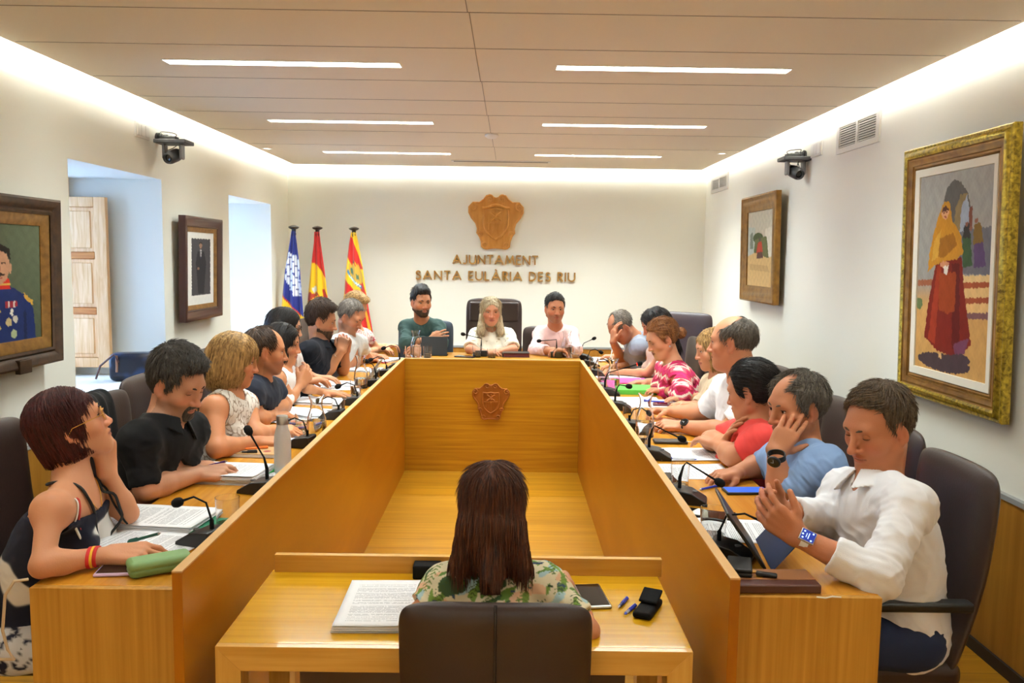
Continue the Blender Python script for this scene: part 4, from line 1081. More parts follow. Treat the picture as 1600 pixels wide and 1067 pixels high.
def person(name_label, c, R, J, **o):
    """c head centre, R head frame, J: dict sL,sR shoulders; arms: list of dict(e, w, d, n, side, curl, thumb); hip; tf torso forward"""
    h = o.get('vox', .004); s = o.get('hs', 1.); b = o.get('build', 1.); fem = o.get('fem', False)
    hip = np.array(J['hip'], float); tf = unit(J['tf']); sL, sR = np.array(J['sL'], float)-A_(0, 0, .038), np.array(J['sR'], float)-A_(0, 0, .038)
    t = thing('person', name_label, 'person', (hip[0], hip[1], 0)); org = A_(hip[0], hip[1], 0)
    side = unit(np.cross(tf, (0, 0, 1)))      # person's right
    mid = (sL+sR)/2; sd = unit(sR-sL); sw = np.linalg.norm(sR-sL)
    prims = []   # torso prims (a, b, ra, rb, k)
    lv = o.get('lv', [(0, .155, .118), (.25, .135, .108), (.5, .145, .110), (.74, .160, .105), (.92, .135, .070)])
    pts = []
    back = unit(np.cross(sd, (0, 0, 1)))*0
    for f, w_, r_ in lv:
        p = hip*(1-f)+mid*f; ax = unit(side*(1-f)+sd*f); belly = o.get('belly', 0)*math.sin(min(1, f*1.7)*PI)
        p = p+tf*(belly*.5+.035*f*(1-f)*-2)
        w_ *= b*(sw/.36 if f > .6 else 1); r_ = r_*b+belly*.4
        prims.append((p-ax*(w_-r_), p+ax*(w_-r_), r_, r_, .05)); pts.append((p, ax))
    nb = mid+A_(0, 0, .035*s)-tf*.005
    neck_lo = nb; neck_hi = c+R@A_(0, -.022, -.055)*s
    for S_ in (sL, sR):
        prims.append((nb*.85+S_*.15+A_(0, 0, .022), S_*.9+mid*.1+A_(0, 0, .002), .040*b, .045*b, .04))
        prims.append((mid-A_(0, 0, .02), S_*.85+mid*.15-A_(0, 0, .012), .060*b, .052*b, .04))
        prims.append((S_, S_, .050*b, .050*b, .03))
    bust = o.get('bust', .0)
    if bust:
        p = hip*.30+mid*.70
        for q in (-1, 1): prims.append((p+sd*q*.068+tf*(.075*b), p+sd*q*.068+tf*(.085*b), bust, bust, .035))
    arms = J['arms']; au = o.get('arm', 1.)
    up_, fo = [], []
    for S_, a in zip((sL, sR), arms):
        e, w = np.array(a['e'], float), np.array(a['w'], float)
        up_.append((S_, e, .046*b*au, .036*b*au, .03)); 
        m_ = e*.72+w*.28
        fo.append(((e, m_, .038*b*au, .039*b*au, .02), (m_, w, .039*b*au, .0255*au, .02)))
    allp = [p for q in prims for p in q[:2]]+[q for u in up_ for q in u[:2]]+[a['w'] for a in arms]
    hi_ = np.max([np.array(p) for p in allp]+[c+.14], 0)+.14; lo_ = np.min([np.array(p) for p in allp]+[c-.14], 0)-.14
    for a in arms:
        tp = np.array(a['w'])+unit(a['d'])*.2; hi_ = np.maximum(hi_, tp+.03); lo_ = np.minimum(lo_, tp-.03)
    F = Field(lo_, hi_, h)
    for a, b_, ra, rb, k in prims: F.cone(a, b_, ra*.97, rb*.97, k)
    nk_ = o.get('neck', 1.)*(.90 if fem else 1.04)
    F.cone(neck_lo-A_(0, 0, .01), neck_hi, .058*s*nk_, .051*s*nk_, .035)
    for u in up_: F.cone(*u)
    for f1, f2 in fo: F.cone(*f1); F.cone(*f2)
    H_ = Field(F.lo, F.lo, h)
    # the head is sculpted apart, then blended onto the neck
    Hd = Field(c-.165*s, c+.165*s, h)
    i0 = np.round((Hd.lo-F.lo)/h).astype(int); Hd.lo = F.lo+i0*h; Hd.ax = [Hd.lo[i]+h*np.arange(Hd.n[i]) for i in range(3)]
    head_sdf(Hd, c, R, s, o)
    a0 = np.maximum(i0, 0); a1 = np.minimum(i0+Hd.n, F.n); b0 = a0-i0; b1 = a1-i0
    sl = tuple(slice(p, q) for p, q in zip(a0, a1)); sb = tuple(slice(p, q) for p, q in zip(b0, b1))
    F.put(sl, Hd.F[sb], .018, 'add')
    for a in arms: 
        if a.get('hand', True): hand_sdf(F, np.array(a['w'], float), np.array(a['d'], float), a['n'], np.array(a['side'], float), o.get('hand', .97), a.get('curl', .35), a.get('thumb', .4), a.get('spread', .1))
    V, Q = nets(F.F, F.lo, h); V = relax(V, Q, 1, .4)
    # skin colour
    base = lin(o.get('skin', (202, 148, 112)))*A_(.90, .78, .66)
    L = (V-c)@R/s
    Cc = np.tile(base, (len(V), 1)); Cc *= (1+.05*wob(V, 60, 3))[:, None]
    def blend(mask, colr, a=1.):
        m = np.clip(mask, 0, 1)[:, None]*a; Cc[:] = Cc*(1-m)+lin(colr)*m
    fm = (L[:, 1] > .02) & (np.abs(L[:, 2]) < .13)
    g = lambda cx_, cz_, rx, rz: np.exp(-((np.abs(L[:, 0])-cx_)/rx)**2-((L[:, 2]-cz_)/rz)**2)*fm
    rd = tuple(np.clip(np.array(o.get('skin', (202, 148, 112)))*np.array([1.0, .78, .74]), 0, 255))
    blend(g(.042, -.03, .022, .02), rd, .5); blend(g(0, -.034, .016, .012)*(L[:, 1] > .08), rd, .5)
    blend(np.exp(-((np.abs(L[:, 0])-.076)/.012)**2-((L[:, 2]+.01)/.03)**2)*(L[:, 1] < .02), rd, .45)
    lipc = o.get('lipc', (168, 92, 80))
    lips = np.clip(1.6-((L[:, 0]/.023)**2+((L[:, 2]+.064)/.0115)**2)*1.2, 0, 1)*(L[:, 1] > .066)
    blend(lips, lipc, .85 if fem else .55); blend(np.exp(-((L[:, 2]+.064)/.0018)**2)*(np.abs(L[:, 0]) < .024)*(L[:, 1] > .07), (90, 44, 40), .7)
    for q in (-1, 1): blend(np.exp(-((L[:, 0]-q*.031)/.019)**2-((L[:, 2]-.004)/.011)**2)*(L[:, 1] > .05), tuple(np.array(o.get('skin', (202, 148, 112)))*.80), .45)
    if o.get('stubble'):
        m = (L[:, 1] > -.01)*np.clip((-.038-L[:, 2])/.014, 0, 1)*np.clip((L[:, 2]+.125)/.02, 0, 1)*(1-lips)
        blend(m, o['stubble'], o.get('stub_a', .45))
    if o.get('scalp'):
        m = np.clip((L[:, 2]-.02)/.02, 0, 1)*np.clip((.03-L[:, 1])/.03, 0, 1); blend(m, o['scalp'], .5)
    raw_mesh('body', V-org, Q, skin_m, t, Cc); BODY[t.name] = (V, vnormals(V, Q))
    # eyes
    Mh = Matrix(((*R[0]*1., c[0]-org[0]), (*R[1]*1., c[1]-org[1]), (*R[2]*1., c[2]-org[2]), (0, 0, 0, 1))) @ Matrix.Scale(s, 4)
    gz = o.get('gaze', (0, 1, 0)); lid = o.get('lid', .35)
    for q in ((-1, 1) if o.get('eyes', True) else ()):
        r = .0122; n = 20; m_ = 12; vs, fs, mi = [], [], []
        G = frame(gz)
        for i in range(m_+1):
            ph = PI*i/m_
            for j in range(n):
                a = 2*PI*j/n; v = A_(math.sin(ph)*math.cos(a), math.cos(ph), math.sin(ph)*math.sin(a)); vs.append(G@v*r)
        for i in range(m_):
            for j in range(n): fs.append((i*n+j, i*n+(j+1) % n, (i+1)*n+(j+1) % n, (i+1)*n+j)); mi.append(2 if i < 1 else (1 if i < 2 else 0))
        ob = raw_mesh('eye', np.array(vs), np.array(fs), eye_mats, t, mi=mi)
        ob.matrix_local = Mh @ Matrix.Translation((q*.031, .0665, .001))
        # lids: parts of a slightly larger sphere
        def lidm(nm, z0, z1, r_, mm):
            A, B = 14, 6; vs = []
            for i in range(B+1):
                for j in range(A+1):
                    az = (j/A-.5)*2.3; edge = math.cos(az)**.7
                    zz = z0*edge+(z1-z0*edge)*i/B
                    vs.append((r_*math.cos(zz)*math.sin(az), r_*math.cos(zz)*math.cos(az), r_*math.sin(zz)))
            i = np.arange(B*(A+1)).reshape(B, A+1)[:, :-1].ravel()
            ob = raw_mesh(nm, np.array(vs), np.stack([i, i+1, i+A+2, i+A+1], 1), mm, t, None if mm is lash_m else np.tile(base*np.array([.86, .80, .78]), (len(vs), 1)))
            sd_ = ob.modifiers.new('t', 'SOLIDIFY'); sd_.thickness = .0012
            ob.matrix_local = Mh @ Matrix.Translation((q*.031, .0668, .001))
        lidm('eyelid', lid, 1.45, .0134, skin_m); lidm('eyelid', -.42, -1.3, .0131, skin_m); lidm('eyelash', lid-.09, lid+.02, .0142, lash_m)
    # eyebrows
    if o.get('brow', True):
        for q in (-1, 1):
            mb = MB(); up2 = o.get('browup', 0); mb.tube([(q*.012, .0875, .0175), (q*.022, .0870, .0215+up2), (q*.034, .0815, .0235+up2), (q*.046, .0690, .018)], [.002, .0036, .0032, .0014], 8)
            ob = mb.build('eyebrow', mat('brow_%s' % (o.get('browc', (50, 36, 28)),), o.get('browc', (50, 36, 28)), .8), t, smooth=True); ob.matrix_local = Mh
    # hair
    Hh = o.get('hair')
    if Hh:
        ext = Hh.get('ext', .15); zl = min(-.13, Hh.get('bot', -.12)-.02)
        hv = max(.0022, h*.75)
        if Hh.get('style') == 'long' and Hh.get('bot', 0) < -.2: hv = max(hv, .003)
        sc = Hh.get('amp', .0022)*.55
        def disp(P):
            az = np.arctan2(P[:, 0], -P[:, 1]+.01)
            return sc*(np.sin(az*38+5*np.sin(P[:, 2]*22)+4*np.sin(az*5))*.5+np.sin(az*83+7*np.sin(P[:, 2]*17+az*3)+P[:, 2]*60)*.3+wob(P, 130, 9, 4)*.9)+Hh.get('wav', 0)*wob(P, 90, 5)
        lmesh('hair', hair_fn(Hh), (-.15, -.2 if 'bun' not in Hh else -.24, zl), (.15, .15, .16), hv, Mh, Hh['m'], t, disp=disp, st=(Hh, int((2600 if h < .0037 else 1300 if h < .0046 else 700)*(1.5 if Hh.get('style') == 'long' else 1))))
    if o.get('beard'):
        B = o['beard']
        def bf(x, y, z):
            j = np.abs(x); base_ = smin(el(x, y, z, (0, .030, -.018), (.063, .055, .089)), smin(el(x, y, z, (0, .062, -.096), (.026, .022, .022)), el(x, y, z, (0, .058, -.062), (.033, .030, .033)), .02), .03)
            base_ = smin(base_, rc(j, y, z, (.051, -.004, -.052), (.018, .056, -.094), .0235, .020), .02)
            if B['kind'] == 'goatee': reg = smax(el(x, y, z, (0, .08, -.078), (.031, .04, .041)), -100+0*x, .001)
            else: reg = smax(smin(z+.054+.5*np.maximum(0, .05-y)*-1, 9+0*z, .001), -.012-y, .003); reg = smax(reg, -(z+.13), .003)
            d = smax(base_-.0005, reg, .004)
            mo = el(x, y, z, (0, .086, -.066), (.020, .03, .0085)); d = smax(d, -mo, .003)
            return d
        lmesh('beard', bf, (-.09, -.03, -.14), (.09, .13, -.02), max(.0022, h*.7), Mh, B['m'], t, disp=lambda P: .0010*wob(P, 400, 2)-.0006)
    # clothing: top
    tp = o.get('top')
    if tp:
        off = tp.get('off', .010); sl_ = tp.get('sleeve', .5); hh = max(h, .0035)
        G_ = Field(lo_, hi_, hh)
        G_.F[:] = 1
        for a, b_, ra, rb, k in prims: G_.cone(a, b_, ra+off, rb+off, k)
        Bd = Field(lo_, hi_, hh)
        for a, b_, ra, rb, k in prims: Bd.cone(a, b_, ra*.96, rb*.96, k)
        Bd.cone(neck_lo, neck_hi, .050*s, .046*s, .03)
        cuffs = []; bare = []
        for i, (S_, a) in enumerate(zip((sL, sR), arms)):
            e, w = np.array(a['e'], float), np.array(a['w'], float); so = tp.get('soff', .010)*.8; ss = sl_[i] if isinstance(sl_, (list, tuple)) else sl_
            if ss <= 0:
                bare.append(S_+(S_-mid)*.12); continue
            r0, r1, r2 = .044*b*au+so, .035*b*au+so, .026*au+so*.8
            if ss <= 1: en = S_+(e-S_)*ss; G_.cone(S_, en+unit(e-S_)*.03, r0, r0*(1-ss)+r1*ss+.004, .035); cuffs.append((en, unit(e-S_), S_))
            else:
                q = ss-1; en = e+(w-e)*q; r1 += .005; G_.cone(S_, e, r0, r1, .035); G_.cone(e, en+unit(w-e)*.03, r1+.002, r1*(1-q)+r2*q+.003, .025); cuffs.append((en, unit(w-e), e))
            Bd.cone(S_, e, .047*b*au, .0385*b*au, .02); Bd.cone(e, w, .0385*b*au, .03*au, .02)
        x, y, z = [q.astype(np.float32) for q in np.meshgrid(*G_.ax, indexing='ij', sparse=True)]
        D_ = G_.F
        for en, dr, st_ in cuffs:   # cut the sleeve end, near the end only
            pl = (x-en[0])*dr[0]+(y-en[1])*dr[1]+(z-en[2])*dr[2]
            rr = np.sqrt((x-en[0])**2+(y-en[1])**2+(z-en[2])**2)
            near = (rr < .105) & (pl > -.02); D_ = np.where(near, np.maximum(D_, pl), D_)
        for q_ in bare: D_ = np.maximum(D_, .072*b-np.sqrt((x-q_[0])**2+(y-q_[1])**2+((z-q_[2])*.8)**2))
        # neck opening
        nk = tp.get('neck', .062); nd = tp.get('neckdrop', .0)
        a_ = neck_lo+A_(0, 0, .05)+tf*(.03+nd*.8); b2 = neck_lo+tf*(.05+nd)-A_(0, 0, .02+nd)
        cn = rc(x, y, z, neck_lo+A_(0, 0, .12), neck_lo+A_(0, 0, .035-tp.get('low', 0)), nk, nk)
        if nd > 0: cn = smin(cn, rc(x, y, z, neck_lo+tf*.07+A_(0, 0, .04), neck_lo+tf*(.115)-A_(0, 0, nd), .035, .006), .03)
        D_ = np.maximum(D_, -cn)
        if tp.get('collar'):
            n1 = neck_lo-A_(0, 0, .010); ax_ = unit(neck_hi-neck_lo); R0 = nk+.004
            ring_ = None
            pl = (x-n1[0])*ax_[0]+(y-n1[1])*ax_[1]+(z-n1[2])*ax_[2]
            rad = np.sqrt(np.maximum(0, (x-n1[0])**2+(y-n1[1])**2+(z-n1[2])**2-pl**2))
            fw_ = (x-n1[0])*tf[0]+(y-n1[1])*tf[1]
            hgt = .036-.18*np.maximum(0, fw_-.02)
            col_ = np.maximum(np.abs(rad-(R0+.10*np.maximum(0, .055-pl)))-.0045, np.maximum(pl-hgt, -pl-.005))
            gap = np.abs((x-n1[0])*sd[0]+(y-n1[1])*sd[1]+(z-n1[2])*sd[2])
            col_ = np.where((fw_ > 0) & (gap < .012+.25*np.maximum(0, pl)), .02, col_)
            flap = np.maximum(np.abs(rad-(R0+.003+(.046-pl)*.55))-.0035, np.maximum(pl-.044+.16*np.maximum(0, fw_-.02), .006-.42*np.maximum(0, fw_-.02)-pl))
            flap = np.where((fw_ > 0) & (gap < .008+.45*np.maximum(0, .046-pl)), .02, flap)
            D_ = smin(D_, np.minimum(col_, flap), .005)
        for cut in tp.get('cuts', ()): D_ = np.maximum(D_, cut(x, y, z))
        shell = np.maximum(D_, -(Bd.F+.0005)) if tp.get('hollow', True) else D_
        V, Q = nets(shell.astype(np.float32), G_.lo, hh); V = relax(V, Q, 1, .5)
        N = vnormals(V, Q)
        wr = tp.get('wr', .004); dd = wr*.6*wob(V, 34, 11, 6)+wr*.55*(1-2*np.abs(wob(V, 48, 5, 5)))+wr*.4*(1-2.2*np.abs(wob(V, 95, 6, 4)))
        for i, (S_, a) in enumerate(zip((sL, sR), arms)):   # folds gather at the elbow and the armpit
            e = np.array(a['e'], float)
            for pnt, rr in ((e, .09), (S_-A_(0, 0, .07)+tf*.03, .10)):
                q = V-pnt; dist = np.linalg.norm(q, axis=1); ax_ = unit(e-S_)
                dd += np.exp(-(dist/rr)**2)*wr*.9*wob(V+ax_*(q@ax_)[:, None]*2.2, 60, 4+i, 5)
        if tp.get('collar'): dd *= np.clip(np.linalg.norm(V-neck_lo, axis=1)/.1-.8, 0, 1)
        V = V+N*dd[:, None]
        if tp.get('hollow', True):
            pass
        cf = tp['col']; Cc = cf(V, dict(hip=hip, mid=mid, tf=tf, sd=sd, c=c, nb=nb)) if callable(cf) else np.tile(lin(cf), (len(V), 1))
        raw_mesh(tp.get('name', 'shirt'), V-org, Q, tp.get('m', cloth), t, Cc)
    # legs in trousers or skirt, and shoes
    kn, an = [], []
    lg = Field(hip-A_(.75, .75, .62), hip+A_(.75, .75, .2), .009)
    G2 = []
    for q in (-1, 1):
        hp = hip+side*q*.085-A_(0, 0, .0); k_ = hp+tf*.40+side*q*.03+A_(0, 0, -.02); a_ = A_(*(k_+tf*o.get('ankle', -.10))[:2], .10)
        lg.cone(hp, k_, .085*b, .060*b, .05); lg.cone(k_, a_, .058*b, .045, .03)
        ft = a_+tf*.10; ft[2] = .035
        sh = MB(); R3 = frame(tf)
        for cc, rr in ((a_+tf*.02-A_(0, 0, .045), (.042, .055, .05)), (ft, (.044, .09, .034))):
            sb_ = MB(); sb_.ball((0, 0, 0), 1, 14); 
            vs = [tuple((R3@(np.array(v)*np.array(rr)))+cc-org) for v in sb_.v]; sh.add(vs, sb_.f)
        sh.build('shoe', mat('shoe_%s' % (o.get('shoe', (30, 26, 24)),), o.get('shoe', (30, 26, 24)), .5), t, smooth=True)
    lg.cone(hip-side*.06, hip+side*.06, .10*b, .10*b, .05)
    zf = np.maximum(lg.F, (hip[2]+.06)-0*lg.F*0-0) if False else lg.F
    V, Q = nets(np.where(lg.ax[2][None, None, :] < .075, np.maximum(zf, .01), zf), lg.lo, .009); V = relax(V, Q, 2)
    bc = o.get('bottom', (38, 40, 52))
    raw_mesh(o.get('bname', 'trousers'), V-org, Q, cloth, t, bc(V, None) if callable(bc) else np.tile(lin(bc), (len(V), 1)))
    return t, Mh, org

# ------------------------------------------------------------------ the people round the desk
hm = dict(
 auburn=hair_mat('hair_auburn', (34, 10, 12), (84, 30, 26)), black=hair_mat('hair_black', (14, 12, 12), (38, 30, 26)),
 pepper=hair_mat('hair_pepper', (26, 22, 19), (84, 76, 68)), blond=hair_mat('hair_blond', (88, 58, 30), (216, 172, 106)),
 brown=hair_mat('hair_brown', (34, 22, 14), (78, 54, 34)), grey=hair_mat('hair_grey', (64, 56, 50), (140, 128, 116)),
 ash=hair_mat('hair_ash', (120, 98, 66), (214, 196, 160)), chest=hair_mat('hair_chestnut', (32, 14, 8), (96, 50, 22)),
 copper=hair_mat('hair_copper', (84, 46, 22), (168, 110, 58)), dkgrey=hair_mat('hair_dark_grey', (52, 46, 40), (124, 114, 102)))
TH = ZTOP+.028
def arm(e, w, d, n=(0, 0, -1), **k): return dict(e=e, w=w, d=d, n=n, **k)
def pp(label, head, f, sL, sR, aL, aR, hip, tf, roll=0., **o):
    R = frame(f, roll=roll)
    for i, a in enumerate((aL, aR)):
        if 'side' not in a:
            d_ = unit(a['d']); n_ = np.array(a['n'], float); q = np.cross(d_, n_); a['side'] = q if i == 1 else -q
    return person(label, head, R, dict(sL=sL, sR=sR, arms=[aL, aR], hip=A_(*hip), tf=tf), **o)
def sstep(a): return 1/(1+np.exp(-a))
def mixc(m, a, b): m = np.clip(m, 0, 1)[:, None]; return lin(a)*(1-m)+lin(b)*m
def navy_white(P, J):
    m = sstep((wob(P, 40, 24, 5)-.36)*60); return mixc(m, (24, 26, 42), (226, 222, 216))
def lace(P, J):
    m = np.abs(wob(P, 150, 8, 5)); return mixc((m < .09)*1., (232, 226, 216), (160, 142, 122))
def eyelet(P, J):
    m = wob(P, 170, 9, 5); return mixc((m > .52)*1., (238, 230, 210), (188, 172, 140))
def chevron(P, J):
    a = (P-J['mid'])@J['sd']; u = P[:, 2]+.024*np.abs(((P[:, 1]*1.0+P[:, 0]*.6)/.024) % 2-1)
    k = np.floor(u/.0145).astype(int) % 9
    pal = np.array([lin(c_) for c_ in ((214, 50, 100), (232, 104, 120), (240, 224, 204), (196, 36, 90), (150, 26, 50), (226, 80, 110), (238, 216, 200), (210, 60, 72), (222, 54, 120))])
    return pal[k]
def floral(P, J):
    c_ = np.tile(lin((222, 212, 182)), (len(P), 1))
    for f_, sd_, th_, cl in ((70, 31, .36, (226, 184, 150)), (76, 35, .34, (170, 200, 206)), (120, 32, .42, (120, 152, 70)), (150, 33, .46, (58, 82, 50)), (180, 37, .5, (96, 128, 56)), (130, 38, .56, (52, 70, 96))):
        c_[wob(P, f_, sd_, 4) > th_] = lin(cl)
    # sprigs: leaflets along curved stems
    x = P[:, 0]+.012*np.sin(P[:, 2]*45)+.01*np.sin(P[:, 1]*30); z = P[:, 2]+P[:, 1]*.7
    s_ = (x/.042) % 1-.5; r_ = np.floor(x/.042); l_ = (z/.013+r_*.37+np.abs(s_)*3.2) % 1-.5
    on = (np.abs(s_) < .30) & (np.abs(l_) < .22*(1-np.abs(s_)*2.2)) & (np.sin(z*38+r_*2.4) > -.1)
    c_[on & (r_ % 2 == 0)] = lin((64, 84, 42)); c_[on & (r_ % 2 == 1)] = lin((104, 130, 62))
    return c_
def white_black(P, J):
    return mixc((np.abs(wob(P, 60, 41, 5)) < .10)*1., (218, 220, 226), (34, 38, 60))
def polo_edge(P, J):
    return np.tile(lin((150, 154, 166)), (len(P), 1))
gsk = (204, 152, 116)
NV = .0034
# --- left side, nearest first
L1 = pp('auburn haired woman in gold glasses and navy and white sundress, chin on hand',
   Y(108, 664, 2.30), (.74, .50, .34), Y(150, 752, 2.42), Y(78, 775, 2.10),
   arm(Z(200, 802, .80), Y(168, 738, 2.36), (-.05, -.05, 1), (-.75, .15, .1), curl=(.55, .6, .6, .6), thumb=.2),
   arm(Z(66, 884, TH+.01), Z(172, 866, TH), (.97, .1, .0), (.0, .35, -1), curl=(.38, .42, .48, .52), thumb=.5), (-1.34, 2.26, .50), (1, .05, 0),
   vox=NV, fem=True, hs=.98, build=.86, arm=.84, skin=(214, 160, 128), bust=.045, hair=dict(m=hm['auburn'], style='bob', vol=.22, bot=-.080, fw=.052, amp=.0014), browc=(60, 28, 22), lid=.25,
   top=dict(name='sundress', col=navy_white, sleeve=0, off=.006, neck=.075, wr=.003, cuts=(lambda x, y, z: z-.850+0*x+0*y,)), bottom=white_black, bname='skirt', shoe=(60, 40, 30))
L2 = pp('man with greying hair and goatee in a black shirt, looking down and writing',
   Y(277, 600, 2.86), (.84, -.26, -.32), Y(296, 655, 2.98), Y(216, 672, 2.70),
   arm(Z(285, 738, TH+.01), Z(326, 730, TH), (1, -.1, -.12), (0, 0, -1), curl=.25),
   arm(Z(228, 764, TH+.01), Z(312, 740, TH+.005), (.98, .1, .05), (-.1, .5, -1), curl=(.5, .55, .6, .6), thumb=.5), (-1.33, 2.84, .50), (1, 0, 0),
   vox=NV, hs=1.0, skin=(208, 160, 134), hair=dict(m=hm['pepper'], style='short', top=.024, th=.011, front=.002, amp=.003), browc=(40, 32, 28), lid=-.15, stubble=(84, 70, 62), stub_a=.45,
   beard=dict(kind='goatee', m=hm['pepper']), top=dict(name='shirt', col=(17, 17, 19), sleeve=.93, collar=True, neckdrop=.05, wr=.005), bottom=(30, 32, 40))
L3 = pp('blond bobbed woman in a white lace sleeveless top resting both forearms on the desk',
   Y(366, 562, 3.52), (.93, .25, -.16), Y(384, 618, 3.66), Y(334, 624, 3.36),
   arm(Z(398, 680, TH+.01), Z(428, 672, TH), (1, .1, 0), (0, .2, -1), curl=.45),
   arm(Z(338, 701, TH+.015), Z(404, 690, TH), (1, .05, 0), (0, .2, -1), curl=.4), (-1.33, 3.50, .51), (1, 0, 0),
   vox=.0038, fem=True, hs=.98, build=.95, bust=.055, skin=(206, 146, 108), hair=dict(m=hm['blond'], style='bob', vol=.9, bot=-.138, fw=.036, bangs=True, amp=.002), browc=(110, 80, 50),
   top=dict(name='top', col=lace, sleeve=0, off=.007, neck=.072, neckdrop=.03, wr=.003), bottom=(210, 206, 200))
L4 = pp('balding man in a navy t-shirt with folded forearms holding a blue pen',
   Y(415, 548, 4.05), (.90, .34, -.08), Y(424, 598, 4.22), Y(388, 602, 3.88),
   arm(Z(444, 632, TH+.01), Z(424, 644, TH+.01), (-.2, -1, .0), (0, 0, -1), curl=.4),
   arm(Z(404, 656, TH+.01), Z(424, 650, TH), (.9, .5, 0), (0, 0, -1), curl=.5), (-1.36, 4.04, .52), (1, 0, 0),
   vox=.004, skin=(188, 132, 96), hair=dict(m=hm['brown'], style='receding', th=.005, top=.004, bald=(0, .09, .088), baldr=(.062, .085, .058), amp=.0008), stubble=(120, 84, 66), browc=(60, 44, 34),
   top=dict(name='t_shirt', col=(28, 32, 44), sleeve=.6, neck=.060, wr=.004), bottom=(30, 34, 50))
L5 = pp('young woman with long dark hair in a white top reaching one arm along the desk',
   Y(441, 537, 4.50), (.95, .05, -.10), Y(450, 572, 4.62), Y(432, 582, 4.36),
   arm(Y(478, 607, 4.60), Z(506, 613, TH), (1, -.12, -.04), (0, 0, -1), curl=.12, spread=.15),
   arm(Z(455, 622, TH+.01), Y(470, 600, 4.55), (.3, .6, .6), (-.5, .5, 0), curl=.4), (-1.35, 4.50, .52), (1, 0, 0),
   vox=.0045, fem=True, hs=.97, build=.80, arm=.8, bust=.04, skin=(200, 146, 110), hair=dict(m=hm['black'], style='long', vol=.75, bot=-.30, fw=.022, amp=.0016, locks=[((-.045, -.05, -.08), (-.07, .0, -.27), .045, .03), ((.045, -.05, -.08), (.06, .0, -.27), .045, .03), ((0, -.08, -.08), (0, -.09, -.25), .05, .04)]),
   browc=(30, 20, 18), top=dict(name='top', col=(236, 234, 232), sleeve=0, off=.006, neck=.075, neckdrop=.04, wr=.002), bottom=(190, 30, 50), bname='skirt')
L6 = pp('dark haired woman in black framed glasses leaning behind the long haired woman',
   Y(445, 511, 4.86), (.93, .10, -.12), Y(455, 548, 5.0), Y(432, 552, 4.75),
   arm(Y(478, 586, 5.02), Y(496, 590, 5.05), (1, -.1, 0), curl=.3),
   arm(Y(462, 592, 4.85), Y(480, 596, 4.90), (.8, .4, .1), curl=.4), (-1.42, 4.92, .54), (1, 0, 0),
   vox=.005, fem=True, hs=.97, build=.82, arm=.82, bust=.04, skin=(214, 166, 138), hair=dict(m=hm['black'], style='bob', vol=.8, bot=-.13, fw=.022), browc=(30, 20, 18),
   top=dict(name='top', col=(222, 216, 212), sleeve=.5, neck=.065, wr=.003), bottom=(60, 50, 60))
L7 = pp('bearded man in a black short sleeved shirt with hands clasped before his chin',
   Y(502, 501, 5.42), (.93, .10, -.18), Y(518, 538, 5.58), Y(482, 540, 5.24),
   arm(Z(536, 578, TH+.01), Y(540, 548, 5.56), (.05, -.25, 1), (0, -1, 0), curl=(.8, .8, .8, .8), thumb=.3),
   arm(Z(508, 584, TH+.01), Y(534, 548, 5.40), (.1, .25, 1), (0, 1, 0), curl=(.75, .75, .8, .8), thumb=.3), (-1.36, 5.42, .54), (1, 0, 0),
   vox=.0045, build=1.02, skin=(196, 142, 108), hair=dict(m=hm['brown'], style='short', top=.026, th=.006, front=.003, amp=.002), beard=dict(kind='full', m=hm['brown']), stubble=(70, 50, 42), browc=(30, 22, 18),
   top=dict(name='shirt', col=(20, 22, 30), sleeve=.8, collar=True, wr=.005), bottom=(30, 34, 44))
L8 = pp('grey haired man in a pale grey polo leaning forward on the desk',
   Y(548, 495, 6.0), (.80, -.28, -.42), Y(560, 528, 6.18), Y(526, 530, 5.86),
   arm(Z(574, 560, TH+.01), Z(586, 556, TH), (.9, -.4, 0), curl=.4),
   arm(Z(548, 566, TH+.01), Z(570, 562, TH), (.8, .5, .0), curl=.5), (-1.29, 6.0, .55), (1, 0, 0),
   vox=.0048, skin=(200, 146, 116), hair=dict(m=hm['grey'], style='short', top=.012, th=.005, front=-.006, amp=.0015), stubble=(130, 104, 92), browc=(60, 50, 44),
   top=dict(name='polo_shirt', col=(196, 194, 190), sleeve=.65, wr=.005), bottom=(40, 44, 60))
L9 = pp('blond person in a red and white patterned top in front of the striped flag',
   Y(556, 481, 6.70), (.86, -.25, -.38), Y(570, 518, 6.85), Y(548, 520, 6.55),
   arm(Z(590, 545, TH+.01), Z(602, 541, TH+.02), (1, -.2, .1), curl=.5),
   arm(Z(572, 552, TH+.01), Z(590, 546, TH), (1, 0, 0), curl=.4), (-1.36, 6.68, .56), (1, -.1, 0),
   vox=.0055, fem=True, hs=.97, build=.9, skin=(214, 158, 124), hair=dict(m=hm['blond'], style='short', top=.02, th=.014, front=.004, amp=.003), browc=(120, 90, 60),
   top=dict(name='top', col=lambda P, J: mixc((np.abs(wob(P, 90, 14, 4)) < .12)*1., (226, 200, 190), (176, 60, 70)), sleeve=.5, wr=.003), bottom=(60, 60, 80))
